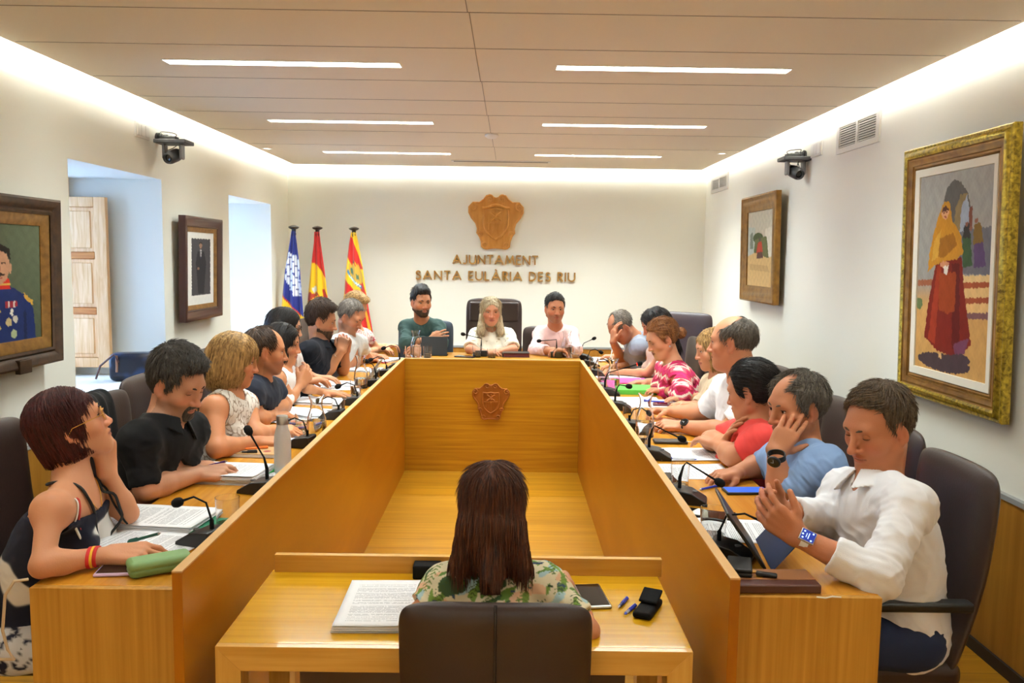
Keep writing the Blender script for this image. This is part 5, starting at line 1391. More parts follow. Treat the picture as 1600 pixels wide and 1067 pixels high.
# --- back row
B1 = pp('dark haired bearded man in a dark green shirt with folded arms at the back desk',
   Y(658, 472, 6.60), (.45, -.88, -.06), Y(684, 504, 6.68), Y(635, 504, 6.68),
   arm(Y(690, 536, 6.50), Y(660, 545, 6.38), (-1, -.2, -.1), (0, .7, -.7), curl=.4),
   arm(Y(634, 536, 6.50), Y(672, 532, 6.40), (1, .0, .45), (0, .9, -.3), curl=.3), (-.71, 6.80, .55), (0, -1, 0),
   vox=.005, hs=.98, build=.92, skin=(192, 138, 106), hair=dict(m=hm['black'], style='short', top=.026, th=.007, front=.004), beard=dict(kind='full', m=hm['brown']), stubble=(70, 50, 42), browc=(24, 18, 16),
   top=dict(name='shirt', col=(52, 74, 70), sleeve=1.75, collar=True, neckdrop=.05, wr=.006), bottom=(40, 44, 60))
B2 = pp('woman with long ash blond hair and cream blouse at the middle of the back desk',
   Y(767, 486, 6.56), (.14, -1, -.08), Y(793, 518, 6.64), Y(745, 518, 6.64),
   arm(Y(802, 546, 6.46), Y(782, 549, 6.35), (-1, -.15, .05), curl=.3),
   arm(Y(734, 546, 6.46), Y(756, 550, 6.33), (1, -.1, 0.05), curl=.3), (-.13, 6.78, .55), (0, -1, 0),
   vox=.005, fem=True, hs=.96, build=.88, bust=.05, skin=(206, 150, 122), hair=dict(m=hm['ash'], style='long', vol=.55, bot=-.20, fw=.046, amp=.002, wav=.004, ow=.064, up=.014, locks=[((-.062, -.02, -.06), (-.085, .02, -.17), .034, .034), ((.062, -.02, -.06), (.085, .02, -.17), .034, .034), ((0, -.08, -.08), (0, -.09, -.16), .05, .05)]),
   browc=(130, 100, 70), top=dict(name='blouse', col=eyelet, sleeve=.85, soff=.024, neck=.060, wr=.006), bottom=(200, 196, 190))
B3 = pp('dark haired man in a pale pink shirt with joined hands at the back desk',
   Y(867, 482, 6.58), (.16, -1, -.06), Y(892, 515, 6.66), Y(845, 515, 6.66),
   arm(Y(900, 546, 6.48), Y(884, 547, 6.30), (-1, -.2, .05), curl=.5),
   arm(Y(836, 547, 6.48), Y(866, 548, 6.30), (1, -.1, 0.05), curl=.5), (.37, 6.78, .55), (0, -1, 0),
   vox=.005, hs=.98, build=.95, skin=(190, 134, 104), hair=dict(m=hm['black'], style='short', top=.014, th=.005, front=.002), stubble=(110, 84, 72), browc=(20, 16, 14),
   top=dict(name='shirt', col=(232, 196, 192), sleeve=1.6, collar=True, neckdrop=.05, wr=.006), bottom=(40, 44, 60))
# --- right side, farthest first
R1 = pp('balding grey haired man in a grey polo writing with his forehead on his hand',
   Y(970, 511, 6.08), (-.66, -.22, -.70), Y(1000, 535, 5.98), Y(990, 528, 6.28),
   arm(Z(973, 565, TH+.01), Y(958, 534, 5.98), (.05, .1, 1), (.8, .2, 0), curl=.35, thumb=.1),
   arm(Z(985, 554, TH+.01), Z(960, 557, TH), (-1, -.15, 0), curl=.5), (1.12, 6.16, .55), (-1, 0, 0),
   vox=.005, skin=(198, 142, 114), hair=dict(m=hm['grey'], style='receding', th=.005, top=.005, bald=(0, .055, .100), baldr=(.056, .075, .055)), browc=(90, 80, 74), lid=-.1,
   top=dict(name='polo_shirt', col=(150, 156, 170), sleeve=.62, collar=True, wr=.005), bottom=(40, 44, 60))
R2 = pp('woman with long dark curls reading papers beside the woman in the pink zigzag blouse',
   Y(1024, 507, 5.72), (-.92, -.10, -.38), Y(1036, 548, 5.60), Y(1022, 542, 5.86),
   arm(Z(1012, 583, TH+.01), Z(966, 581, TH), (-1, 0, 0), curl=.3),
   arm(Z(1000, 567, TH+.01), Z(966, 572, TH), (-1, -.1, 0), curl=.35), (1.12, 5.74, .55), (-1, 0, 0),
   vox=.005, fem=True, hs=.97, build=.84, arm=.85, bust=.045, skin=(206, 152, 120), hair=dict(m=hm['black'], style='long', vol=1.0, bot=-.27, fw=.02, wav=.006, locks=[((-.06, -.01, -.08), (-.07, .04, -.24), .035, .03), ((.06, -.01, -.08), (.07, .04, -.24), .035, .03), ((0, -.08, -.08), (0, -.08, -.22), .05, .04)]), browc=(30, 20, 16), lid=0,
   top=dict(name='top', col=(212, 178, 160), sleeve=0, off=.006, neck=.07, neckdrop=.03, wr=.003), bottom=(50, 50, 60))
R3 = pp('woman with copper hair in a bun wearing a pink zigzag blouse beside a green folder',
   Y(1034, 529, 5.02), (-.90, -.20, -.38), Y(1064, 578, 4.88), Y(1042, 566, 5.16),
   arm(Z(1068, 616, TH+.02), Z(1040, 610, TH), (-1, -.05, 0), curl=.3),
   arm(Z(1038, 600, TH+.01), Z(1012, 597, TH), (-1, -.1, -.05), curl=.2), (1.14, 5.04, .54), (-1, 0, 0),
   vox=.0042, fem=True, hs=.99, build=1.0, bust=.06, double=True, skin=(214, 158, 128), hair=dict(m=hm['copper'], style='tied', th=.010, top=.010, front=.006, bun=(0, -.125, -.015), bunr=(.035, .032, .036), amp=.0012), browc=(90, 60, 40), lid=-.1,
   top=dict(name='blouse', col=chevron, sleeve=1.35, soff=.022, neck=.068, neckdrop=.03, wr=.004), bottom=(40, 40, 50))
R4 = pp('blond woman in a cream top half hidden behind the bald man in white',
   Y(1114, 545, 4.42), (-.95, -.02, -.18), Y(1132, 598, 4.28), Y(1112, 590, 4.56),
   arm(Z(1112, 640, TH+.01), Z(1085, 632, TH), (-1, 0, 0), curl=.3),
   arm(Z(1096, 622, TH+.01), Z(1075, 622, TH), (-1, 0, 0), curl=.3), (1.16, 4.46, .54), (-1, 0, 0),
   vox=.0045, fem=True, hs=.96, build=.82, arm=.82, bust=.045, skin=(212, 160, 130), hair=dict(m=hm['blond'], style='bob', vol=.6, bot=-.135, fw=.028), browc=(120, 90, 60),
   top=dict(name='top', col=(216, 196, 164), sleeve=.5, soff=.02, neck=.065, wr=.006), bottom=(50, 50, 60))
R5 = pp('bald man in a white short sleeved shirt with hands joined on the desk',
   Y(1144, 535, 3.82), (-.88, .42, -.04), Y(1192, 602, 3.66), Y(1136, 596, 3.98),
   arm(Z(1136, 676, TH+.01), Z(1064, 666, TH+.005), (-1, .12, .05), (0, .4, -1), curl=.55),
   arm(Z(1102, 646, TH+.01), Z(1046, 643, TH+.01), (-1, -.1, .05), (0, -.4, -1), curl=.55), (1.16, 3.84, .53), (-1, 0, 0),
   vox=.004, hs=1.06, build=1.12, arm=1.1, belly=.05, neck=1.15, double=True, skin=(206, 148, 116), hair=dict(m=hm['dkgrey'], style='receding', th=.004, top=.0, bald=(0, .055, .112), baldr=(.080, .098, .078), amp=.0006), browc=(80, 66, 58),
   top=dict(name='shirt', col=(238, 236, 234), sleeve=.75, soff=.018, collar=True, wr=.005), bottom=(50, 54, 70))
R6 = pp('woman with dark ponytail in a coral red top turning away with folded arms',
   Y(1174, 612, 3.30), (-.80, .56, -.20), Y(1198, 676, 3.12), Y(1152, 668, 3.46),
   arm(Z(1146, 714, TH+.02), Z(1122, 694, TH+.03), (-.5, .8, .1), (0, .2, -1), curl=.35),
   arm(Z(1110, 688, TH+.02), Z(1132, 690, TH+.045), (.15, -.5, .6), (.6, -.5, 0), curl=.15), (1.10, 3.32, .52), (-1, 0, 0),
   vox=.0038, fem=True, hs=1.0, build=1.0, arm=1.05, bust=.055, skin=(204, 148, 116), hair=dict(m=hm['black'], style='tied', th=.012, top=.014, front=.010, bun=(0, -.135, -.01), bunr=(.026, .04, .05), amp=.0014), browc=(30, 22, 18),
   top=dict(name='t_shirt', col=(226, 72, 66), sleeve=.7, soff=.018, neck=.064, neckdrop=.03, wr=.005), bottom=(40, 40, 50))
R7 = pp('man in a light blue shirt leaning his cheek on his hand',
   Y(1244, 636, 2.84), (-.88, -.30, -.10), Y(1290, 712, 2.66), Y(1222, 704, 3.02),
   arm(Z(1222, 774, TH+.01), Y(1211, 706, 2.705), (.58, .28, .78), (.25, .95, -.1), curl=(.16, .14, .14, .18), thumb=.0, spread=.06),
   arm(Z(1192, 726, TH+.015), Z(1152, 738, TH+.005), (-.9, -.35, -.08), (0, 0, -1), curl=.35), (1.10, 2.86, .52), (-1, 0, 0),
   vox=NV, hs=1.03, build=1.06, arm=1.05, belly=.03, skin=(198, 140, 108), hair=dict(m=hm['dkgrey'], style='receding', th=.010, top=.008, bald=(0, .070, .100), baldr=(.050, .075, .048), amp=.0018), browc=(90, 76, 66),
   top=dict(name='shirt', col=(138, 168, 212), sleeve=.86, soff=.018, collar=True, neckdrop=.05, wr=.006), bottom=(110, 30, 44))
R8 = pp('man in a white long sleeved shirt looking down, hands joined above a tablet',
   Y(1372, 668, 2.36), (-.86, -.34, -.24), Y(1424, 770, 2.17), Y(1322, 748, 2.50),
   arm(Y(1372, 900, 2.02), Y(1246, 838, 2.10), (-.62, .25, .5), (.1, .8, .3), curl=(.35, .4, .4, .45), thumb=.1, spread=.12),
   arm(Z(1292, 806, TH+.015), Y(1222, 797, 2.36), (-.72, -.45, .30), (.1, -.8, .2), curl=(.5, .3, .35, .4), thumb=.1, spread=.15), (1.14, 2.34, .51), (-1, -.08, 0),
   vox=NV, hs=1.04, build=1.0, skin=(196, 138, 108), hair=dict(m=hair_mat('hair_ash_brown', (50, 38, 28), (112, 92, 70)), style='short', top=.012, th=.004, front=-.012, amp=.0014), browc=(80, 60, 44), lid=-.2, nose=1.15,
   top=dict(name='shirt', col=(232, 232, 236), sleeve=[1.55, 1.72], soff=.012, collar=True, neckdrop=.05, wr=.007), bottom=(32, 40, 66), bname='jeans')
# --- the clerk, seen from behind
C1 = pp('woman with long chestnut hair seen from behind at the clerk table',
   Y(769, 792, 2.10), (.0, .94, -.34), Y(698, 896, 2.05), Y(850, 896, 2.05),
   arm(Z(655, 960, .67), Z(700, 905, .67), (.35, 1, 0), curl=.3),
   arm(Y(918, 985, 1.97), Z(880, 915, .67), (-.3, 1, 0), curl=.4), (-.03, 2.02, .47), (0, 1, 0),
   vox=NV, fem=True, hs=.98, build=.84, arm=.86, bust=.04, skin=(206, 150, 118), hair=dict(m=hm['chest'], style='long', vol=.45, bot=-.205, fw=.03, amp=.0018, locks=[((-.035, -.045, -.06), (-.072, -.04, -.145), .055, .034), ((.035, -.045, -.06), (.074, -.04, -.15), .055, .032), ((0, -.06, -.06), (.002, -.10, -.185), .055, .022)]),
   top=dict(name='blouse', col=floral, sleeve=.8, soff=.022, neck=.064, low=.01, wr=.005), bottom=(60, 60, 70), ankle=-.2)

# ------------------------------------------------------------------ things worn or held
def strap_ring(parent, name, c, ax, r, w, t, m, loc0, n=28, flat=.8):
    "band round a wrist"
    ax = unit(ax); R = frame(ax); vs = []; k = 0
    for j in range(n):
        a = 2*PI*j/n; e = R[:, 0]*math.cos(a)+R[:, 2]*math.sin(a)*flat
        for rr, hh in ((r, -w/2), (r+t, -w/2), (r+t, w/2), (r, w/2)): vs.append(c+e*rr+ax*hh-loc0)
    fs = [(j*4+q, j*4+(q+1) % 4, ((j+1) % n)*4+(q+1) % 4, ((j+1) % n)*4+q) for j in range(n) for q in range(4)]
    return MB().add(vs, fs).build(name, m, parent, smooth=True)
def watch(P, e, w, up, face, band, square=False, r=.029, label=None, k=.82):
    t, _, org = P; e, w = np.array(e, float), np.array(w, float); c = e*(1-k)+w*k; ax = unit(w-e)
    b = strap_ring(t, 'watch_strap', c, ax, r, .02, .003, band, org)
    up = unit(np.array(up, float)-ax*np.dot(up, ax)); sd_ = np.cross(up, ax); R = Matrix((( *sd_,), (*ax,), (*up,))).transposed().to_4x4()
    R = Matrix.Translation(Vector(c+up*(r*.9+.001)-org)) @ R
    m = MB()
    if square: m.box((-.017, -.020, 0), (.017, .020, .009))
    else: m.lathe([(.001, 0), (.0215, 0), (.0215, .009), (.001, .009)], n=30)
    o = m.build('watch_case', steel if square else mat('watch_black', (26, 26, 28), .3), t, bevel=.003, seg=3); o.matrix_local = R
    m = MB()
    if square: m.box((-.0145, -.0175, .009), (.0145, .0175, .0098))
    else: m.lathe([(.001, .009), (.0175, .009), (.0175, .0098), (.001, .0098)], n=30)
    o = m.build('watch_face', face, t); o.matrix_local = R
    if square:
        m = MB()
        for x, y in ((-.009, .011), (0, .013), (.009, .011), (-.01, -.011), (.010, -.011)): m.lathe([(.001, .0099), (.0024, .0099), (.0001, .0102)], (x, y, 0), 10)
        m.box((-.008, -.003, .0099), (.008, -.001, .0101)); m.box((-.006, .003, .0099), (.006, .0045, .0101)); o = m.build('watch_symbols', mat('watch_glow', (200, 225, 255), emit=(180, 215, 255), es=1.5), t); o.matrix_local = R
    else:
        m = MB(); m.box((-.0008, -.001, .0099), (.0008, .012, .0101)); m.box((-.001, -.0008, .0099), (.009, .0008, .0101)); o = m.build('watch_hands', mat('watch_hand', (180, 180, 180), .4), t); o.matrix_local = R
dark_strap = mat('black_strap', (22, 22, 24), .6)
watch(R8, Y(1372, 900, 2.02), Y(1246, 838, 2.10), (-.1, -.75, .6), mat('screen_blue', (20, 40, 120), emit=(16, 40, 130), es=1.), mat('white_strap', (230, 230, 230), .5), True, .0255, k=.90)
watch(R7, Z(1222, 774, TH+.01), Y(1212, 704, 2.62), (-.55, -.8, .1), mat('watch_face_black', (16, 16, 18), .15), dark_strap, r=.0265, k=.88)
watch(R5, Z(1136, 676, TH+.01), Z(1064, 666, TH+.005), (-.2, -.6, .8), MATS['watch_face_black'], dark_strap, r=.0285, k=.88)
t, _, org = L1
strap_ring(t, 'bracelet', Z(66, 884, TH+.01)*.2+Z(172, 866, TH)*.8, (1, .2, 0), .030, .009, .003, mat('red_ribbon', (196, 36, 34), .7), org)
strap_ring(t, 'bracelet', Z(66, 884, TH+.01)*.25+Z(172, 866, TH)*.75, (1, .2, 0), .031, .006, .003, mat('yellow_ribbon', (240, 190, 50), .7), org)
strap_ring(t, 'bracelet', Z(66, 884, TH+.01)*.3+Z(172, 866, TH)*.7, (1, .2, 0), .031, .008, .003, MATS['red_ribbon'], org)
t, _, org = L3; strap_ring(t, 'watch_strap', Z(338, 701, TH+.015)*.15+Z(404, 690, TH)*.85, (1, .2, 0), .026, .012, .003, dark_strap, org)
t, _, org = L7; strap_ring(t, 'bracelet', Z(508, 584, TH+.01)*.2+Y(534, 548, 5.40)*.8, unit(Y(534, 548, 5.40)-Z(508, 584, TH)), .029, .006, .003, mat('bead', (200, 190, 170), .5), org)
t, _, org = L8; strap_ring(t, 'bracelet', Z(548, 566, TH+.01)*.3+Z(570, 562, TH)*.7, (1, .5, 0), .030, .008, .003, dark_strap, org)
t, _, org = L5; strap_ring(t, 'bracelet', Y(478, 607, 4.60)*.1+Z(506, 613, TH)*.9, (1, 0, 0), .026, .006, .002, steel, org)
def glasses(P, m, r=.024, rim=.0012, square=False):
    t, Mh, org = P; o = bpy.data.objects.new('glasses', None)
    mb = MB()
    for q in (-1, 1):
        pts = [(q*.032+r*math.cos(a)*(1.05), .092-.05*abs(math.cos(a))*.10, .000+r*.86*math.sin(a)) for a in np.linspace(0, 2*PI, 29)]
        mb.tube(pts, rim, 6, cap=False); mb.tube([(q*(.032+r), .089, .004), (q*.074, .078, .006), (q*.080, .0, .004), (q*.080, -.018, -.012)], rim, 6)
    mb.tube([(-.010, .094, .004), (0, .098, .007), (.010, .094, .004)], rim, 6)
    g = mb.build('glasses', m, t, smooth=True); g.matrix_local = Mh
    for q in (-1, 1):
        l = MB().lathe([(.0005, .0), (r*.98, .0), (r*.98, .0008), (.0005, .0008)], (0, 0, 0), 24, axis=1).build('glasses_lens', glass_m, g, smooth=False)
        l.location = (q*.032, .0912, 0); l.scale = (1.05, 1, .86)
glasses(L1, gold); glasses(L6, black_pl, rim=.002)
def drape(P, pts, off, n=14):
    "a line laid on the skin: points are pulled onto the body and lifted a little"
    V, N = BODY[P[0].name]; pts = [np.array(p) for p in pts]; out = []
    for a, b in zip(pts[:-1], pts[1:]):
        for q in np.linspace(0, 1, n, endpoint=False): out.append(a*(1-q)+b*q)
    out.append(pts[-1]); res = []
    for p in out:
        k = np.argmin(((V-p)**2).sum(1)); res.append(V[k]+N[k]*off-P[2])
    for _ in range(3): res = [res[0]]+[(res[i-1]+2*res[i]+res[i+1])/4 for i in range(1, len(res)-1)]+[res[-1]]
    return res
t, Mh, org = L1
nb_ = (Y(150, 752, 2.42)+Y(78, 775, 2.10))/2-A_(0, 0, .038)
m = MB(); m.tube(drape(L1, [nb_+A_(.12, .03, -.13), nb_+A_(.08, .06, .0), nb_+A_(.0, .065, .05), nb_+A_(-.06, .0, .05), nb_+A_(.0, -.06, .05), nb_+A_(.08, -.04, .0), nb_+A_(.12, .0, -.13)], .006), .004, 8); m.build('lanyard', dark_strap, t, smooth=True)
m = MB(); pt_ = drape(L1, [nb_+A_(-.02, .055, .05), nb_+A_(.07, .03, .01), nb_+A_(.10, .01, -.04), nb_+A_(.07, -.035, .01), nb_+A_(-.02, -.055, .05)], .003); m.tube(pt_, .0014, 6); m.ball(pt_[len(pt_)//2], .007); m.build('necklace', gold, t, smooth=True)
for q, mm in ((-.10, mat('red_strap', (196, 60, 50), .6)), (-.118, white_pl), (.09, dark_strap)):
    m = MB(); m.tube(drape(L1, [nb_+A_(.10, q, -.10), nb_+A_(.05, q, .02), nb_+A_(-.02, q, .03), nb_+A_(-.10, q, -.06)], .003), .0045, 8, flat=.6); m.build('shoulder_strap', mm, t, smooth=True)
t, Mh, org = R3
m = MB().lathe([(.024, -.004), (.030, -.004), (.030, .004), (.024, .004)], (0, 0, 0), 20, axis=1).build('hair_tie', mat('scrunchie', (230, 214, 180), .7), t, smooth=True); m.matrix_local = Mh @ Matrix.Translation((0, -.102, .0))
m = MB().ball((-.078, -.004, -.045), .006).build('earring', steel, t, smooth=True); m.matrix_local = Mh

# ------------------------------------------------------------------ table things
E0 = ZTOP
def onto(p, z, hx):
    "keeps a thing of half width hx on the narrow side desks, clear of the upright panel"
    if abs(z-E0) < .05 and p[1] < YD1:
        if p[0] < 0: p[0] = min(max(p[0], XLO+hx-.06), XLI-.026-hx)
        else: p[0] = max(min(p[0], XRO-hx+.06), XRI+.026+hx)
    return p
def half(wh, rz): return (abs(wh[0]*math.cos(rz))+abs(wh[1]*math.sin(rz)))/2
def page_mat(name, seed=0., dens=.5, base=(240, 240, 242)):
    "printed page: rows of broken grey marks, in the page's own coordinates"
    if name in MATS: return MATS[name]
    m = mat(name, base, .6, spec=.2); nt = m.node_tree; L = nt.links.new; b = nt.nodes['Principled BSDF']
    tc = nt.nodes.new('ShaderNodeTexCoord'); sp = nt.nodes.new('ShaderNodeSeparateXYZ'); L(tc.outputs['Object'], sp.inputs[0])
    def mt(op, a, b_=None):
        n = nt.nodes.new('ShaderNodeMath'); n.operation = op
        for i, v in enumerate((a, b_)):
            if v is None: continue
            if isinstance(v, (int, float)): n.inputs[i].default_value = v
            else: L(v, n.inputs[i])
        return n.outputs[0]
    row = mt('DIVIDE', sp.outputs[1], .0056); fr = mt('FRACT', row); fl = mt('FLOOR', row)
    cb = nt.nodes.new('ShaderNodeCombineXYZ'); L(mt('MULTIPLY', sp.outputs[0], 260.), cb.inputs[0]); L(mt('MULTIPLY', fl, 7.31), cb.inputs[1]); cb.inputs[2].default_value = seed
    n = nt.nodes.new('ShaderNodeTexNoise'); n.inputs['Scale'].default_value = 1; n.inputs['Detail'].default_value = 1; L(cb.outputs[0], n.inputs['Vector'])
    on = mt('MULTIPLY', mt('LESS_THAN', fr, .42), mt('GREATER_THAN', n.outputs['Fac'], 1-dens-.08))
    wn = nt.nodes.new('ShaderNodeTexWhiteNoise'); wn.noise_dimensions = '1D'; L(mt('ADD', fl, seed), wn.inputs['W'])
    on = mt('MULTIPLY', on, mt('GREATER_THAN', wn.outputs['Value'], .15))
    on = mt('MULTIPLY', on, mt('LESS_THAN', mt('ABSOLUTE', sp.outputs[0]), .078)); on = mt('MULTIPLY', on, mt('LESS_THAN', mt('ABSOLUTE', sp.outputs[1]), .118))
    on = mt('MULTIPLY', on, mt('GREATER_THAN', mt('ADD', sp.outputs[2], 0.), -10.))
    mx = nt.nodes.new('ShaderNodeMix'); mx.data_type = 'RGBA'; L(on, mx.inputs[0]); mx.inputs[6].default_value = (*S(base), 1); mx.inputs[7].default_value = (*S((166, 166, 172)), 1)
    L(mx.outputs[2], b.inputs['Base Color']); return m
pg = page_mat('printed_page', 1.); pg2 = page_mat('printed_page_b', 5., .55); plain = mat('plain_paper', (240, 240, 242), .6, spec=.2)
edge_p = mat('paper_edges', (222, 222, 226), .7)
A4 = (.21, .297)
def paper(px, py, rz, label, h=.0015, m=None, z=None, wh=A4, curl=.006, group=None, seed=0):
    "a sheet or a pile of sheets; rz turns the top of the page from +y"
    z = E0 if z is None else z; p = onto(Z(px, py, z), z, half(wh, rz))
    w_, l_ = wh
    t = thing('paper_sheet' if h < .004 else 'paper_stack', label, 'paper', (p[0], p[1], z+.0004), rz, group)
    n = 14; u, v = np.meshgrid(np.linspace(-w_/2, w_/2, n), np.linspace(-l_/2, l_/2, n)); u = u.ravel(); v = v.ravel()
    r = np.random.default_rng(seed); q = ((u/w_+.5)**4)*curl*r.uniform(.3, 1)+((.5-v/l_)**5)*curl*r.uniform(0, .8)+.0006*np.sin(u*40+seed)*np.sin(v*30)
    top = np.stack([u, v, h+np.maximum(q, 0)], 1)
    i = np.arange((n-1)*n).reshape(n-1, n)[:, :-1].ravel(); F = np.stack([i, i+1, i+n+1, i+n], 1)
    o = raw_mesh('page', top, F, m or pg, t, smooth=True); sd_ = o.modifiers.new('t', 'SOLIDIFY'); sd_.thickness = .0004
    if h >= .004:
        mb = MB(); k = max(2, int(h/.003))
        for j in range(k):
            dx, dy = r.uniform(-.004, .004, 2) if j < k-1 else (0, 0)
            mb.box((-w_/2+dx, -l_/2+dy, h*j/k), (w_/2+dx, l_/2+dy, h*(j+1)/k-.0006))
        mb.build('sheets', edge_p, t)
    return t
def glass(px, py, label, hgt=.088, r=.034, water=0., z=None, group='drinking glasses on the council desk'):
    z = E0 if z is None else z; p = onto(Z(px, py, z), z, r+.001)
    t = thing('drinking_glass', label, 'glass', (p[0], p[1], z+.0005), 0, group)
    MB().lathe([(.001, 0), (r*.86, 0), (r*.88, .003), (r, hgt), (r-.0016, hgt), (r*.84, .010), (.001, .010)], n=36).build('glass_body', glass_m, t, smooth=True)
    if water: MB().lathe([(.001, .0105), (r*.835, .0105), (r*.84+(r*.12)*water/hgt, water), (.001, water)], n=36).build('water', water_m, t, smooth=True)
    return t
def carafe(px, py, label, water=.08, z=None):
    z = E0 if z is None else z; p = onto(Z(px, py, z), z, .045)
    t = thing('water_carafe', label, 'carafe', (p[0], p[1], z+.0005), 0, 'glass carafes on the council desk')
    pr = [(.041, 0), (.043, .006), (.044, .06), (.040, .10), (.028, .14), (.025, .16), (.028, .18), (.036, .20)]
    MB().lathe([(.001, 0)]+pr+[(r_-.002, z_) for r_, z_ in pr[::-1][:-2]]+[(.040, .010), (.001, .010)], n=36).build('glass_body', glass_m, t, smooth=True)
    MB().lathe([(.001, .0105), (.0385, .0105), (.0412, .06), (.0395 if water > .07 else .0412, water), (.001, water)], n=36).build('water', water_m, t, smooth=True)
def mic(px, py, dx, label, side, z=None, led_=False, yaw=0., reach=.16, hh=.15, to=None):
    "conference microphone; side -1: the user sits at -x"
    z = E0 if z is None else z; p = onto(Z(px, py, z), z, .065)
    rz = (PI/2 if side < 0 else -PI/2)+yaw if side != 0 else yaw
    t = thing('conference_microphone', label, 'microphone', (p[0], p[1], z+.0005), rz, 'gooseneck microphones on the council desk')
    # local: user at +y
    m = MB(); P_ = [(-.052, 0), (.062, 0), (.060, .012), (.012, .040), (-.046, .048), (-.052, .044)]
    Tyz = Matrix(((0, 0, 1, 0), (1, 0, 0, 0), (0, 1, 0, 0), (0, 0, 0, 1)))
    m.prism(P_, -.045, .045, T=Tyz); m.build('base', black_pl, t, bevel=.005, seg=3)
    m = MB(); m.box((-.028, -.010, .037), (.028, .03, .0385)); 
    k = MB(); k.lathe([(.001, 0), (.010, 0), (.009, .003), (.001, .003)], (0, .022, .037), 16); k.build('talk_button', mat('button_grey', (70, 70, 72), .4), t)
    n_ = MB(); tip = (0, reach*.75, hh+.03) if to is None else to
    pts = [(0, -.03, .044), (0, -.03, .07), (0, -.028, hh*.75), (0, -.012, hh+.018), (0, reach*.3, hh+.03), (0, reach*.75, hh+.012)] if to is None else [(0, -.03, .044), (0, -.03, .08), (0, -.02, .12)]+[tuple(np.array((0, -.01, .135))*(1-q)+np.array(to)*q) for q in (0, .5, 1)]
    rs = [.006, .006, .0032, .0028, .0028, .004][:len(pts)]
    n_.tube(pts, rs, 10); n_.build('gooseneck', black_mt, t, smooth=True)
    e_ = pts[-1]; d_ = unit(np.array(pts[-1])-np.array(pts[-2]))
    h_ = MB(); h_.tube([np.array(e_)-d_*.006, np.array(e_)+d_*.002, np.array(e_)+d_*.014, np.array(e_)+d_*.026, np.array(e_)+d_*.031], [.006, .0125, .0145, .0115, .004], 14); h_.build('microphone_head', black_mt, t, smooth=True)
    if led_:
        r_ = MB(); r_.tube([np.array(e_)-d_*.004, np.array(e_)-d_*.001], .0095, 14); r_.build('light_ring', mat('red_led', (255, 40, 30), emit=(255, 40, 20), es=6.), t)
    return t
def pen(px, py, ang, label, body, cap=None, z=None, tilt=0., L_=.14, clear=False):
    z = E0 if z is None else z; p = onto(Z(px, py, z+.005), z, .01+abs(math.cos(ang))*L_/2) if not isinstance(px, np.ndarray) else px
    if isinstance(px, np.ndarray): z = px[2]-.005
    t = thing('pen', label, 'pen', (p[0], p[1], z+.0055)); t.rotation_euler = (0, -tilt, ang)
    MB().tube([(-L_/2+.01, 0, 0), (L_/2-.006, 0, 0)], .0042, 12).build('barrel', mat('pen_clear', (225, 232, 240), .1, trans=.6) if clear else body, t, smooth=True)
    MB().tube([(-L_/2, 0, 0), (-L_/2+.004, 0, 0), (-L_/2+.012, 0, 0)], [.0006, .0016, .0042], 12).build('tip', steel if not clear else body, t, smooth=True)
    m = MB(); m.tube([(L_/2-.04, 0, 0), (L_/2, 0, 0)], .0050, 12); m.box((L_/2-.038, -.0012, .0045), (L_/2-.002, .0012, .0065)); m.build('cap', cap or body, t, smooth=False)
    return t
def phone(px, py, rz, label, case, screen=None, z=None, wh=(.075, .155), cat='phone'):
    z = E0 if z is None else z; p = onto(Z(px, py, z), z, half(wh, rz))
    t = thing('smartphone', label, cat, (p[0], p[1], z+.0005), rz)
    w_, l_ = wh
    MB().box((-w_/2, -l_/2, 0), (w_/2, l_/2, .009)).build('case', case, t, bevel=.006, seg=3)
    MB().box((-w_/2+.005, -l_/2+.006, .0088), (w_/2-.005, l_/2-.006, .0096)).build('screen', screen or dark_gl, t)
    return t
blue_ink = mat('blue_ink', (28, 50, 170), .35); green_ink = mat('green_pen', (20, 96, 84), .35); purple = mat('purple_pen', (86, 40, 130), .35)
orange = mat('orange_pen', (250, 130, 50), .4); tealb = mat('light_blue_pen', (40, 140, 200), .35)
# left desk, near end
fold = mat('green_folder', (24, 120, 84), .45)
def folder(px, py, rz, label, m, h=.003, wh=(.24, .32), z=None, name='folder'):
    z = E0 if z is None else z; p = onto(Z(px, py, z), z, half(wh, rz))
    t = thing(name, label, 'folder', (p[0], p[1], z+.0004), rz)
    w_, l_ = wh
    MB().box((-w_/2, -l_/2, 0), (w_/2, l_/2, .0015)).build('back_cover', m, t)
    if h > .004:
        MB().box((-w_/2+.008, -l_/2+.008, .002), (w_/2-.006, l_/2-.008, h-.001)).build('sheets', edge_p, t)
        MB().box((-w_/2, -l_/2, h), (w_/2, l_/2, h+.0015)).build('front_cover', m, t)
        MB().box((-w_/2-.0015, -l_/2, 0), (-w_/2, l_/2, h+.0015)).build('spine', m, t)
    return t
folder(262, 822, -PI/2-.12, 'open green folder under the papers of the woman with glasses', fold, wh=(.23, .32))
paper(246, 812, -PI/2-.10, 'pile of printed pages on the green folder before the woman with glasses', .012, pg, E0+.002, seed=2)
paper(228, 850, -PI/2-.22, 'loose printed sheet under the hand with the green pen', .001, pg2, E0+.002, seed=3)
pen(Z(226, 840, E0+.045), 0, PI-.5, 'dark green pen held by the woman with glasses', green_ink, tilt=-.35)
phone(201, 893, -PI/2+.12, 'smartphone in a lilac case lying at the left desk end', mat('lilac_case', (206, 176, 206), .4), wh=(.072, .15))
t = thing('glasses_case', 'sage green hard glasses case at the near end of the left desk', 'glasses case', tuple(Z(257, 893, E0)+A_(-.012, 0, .0005)), -1.0)
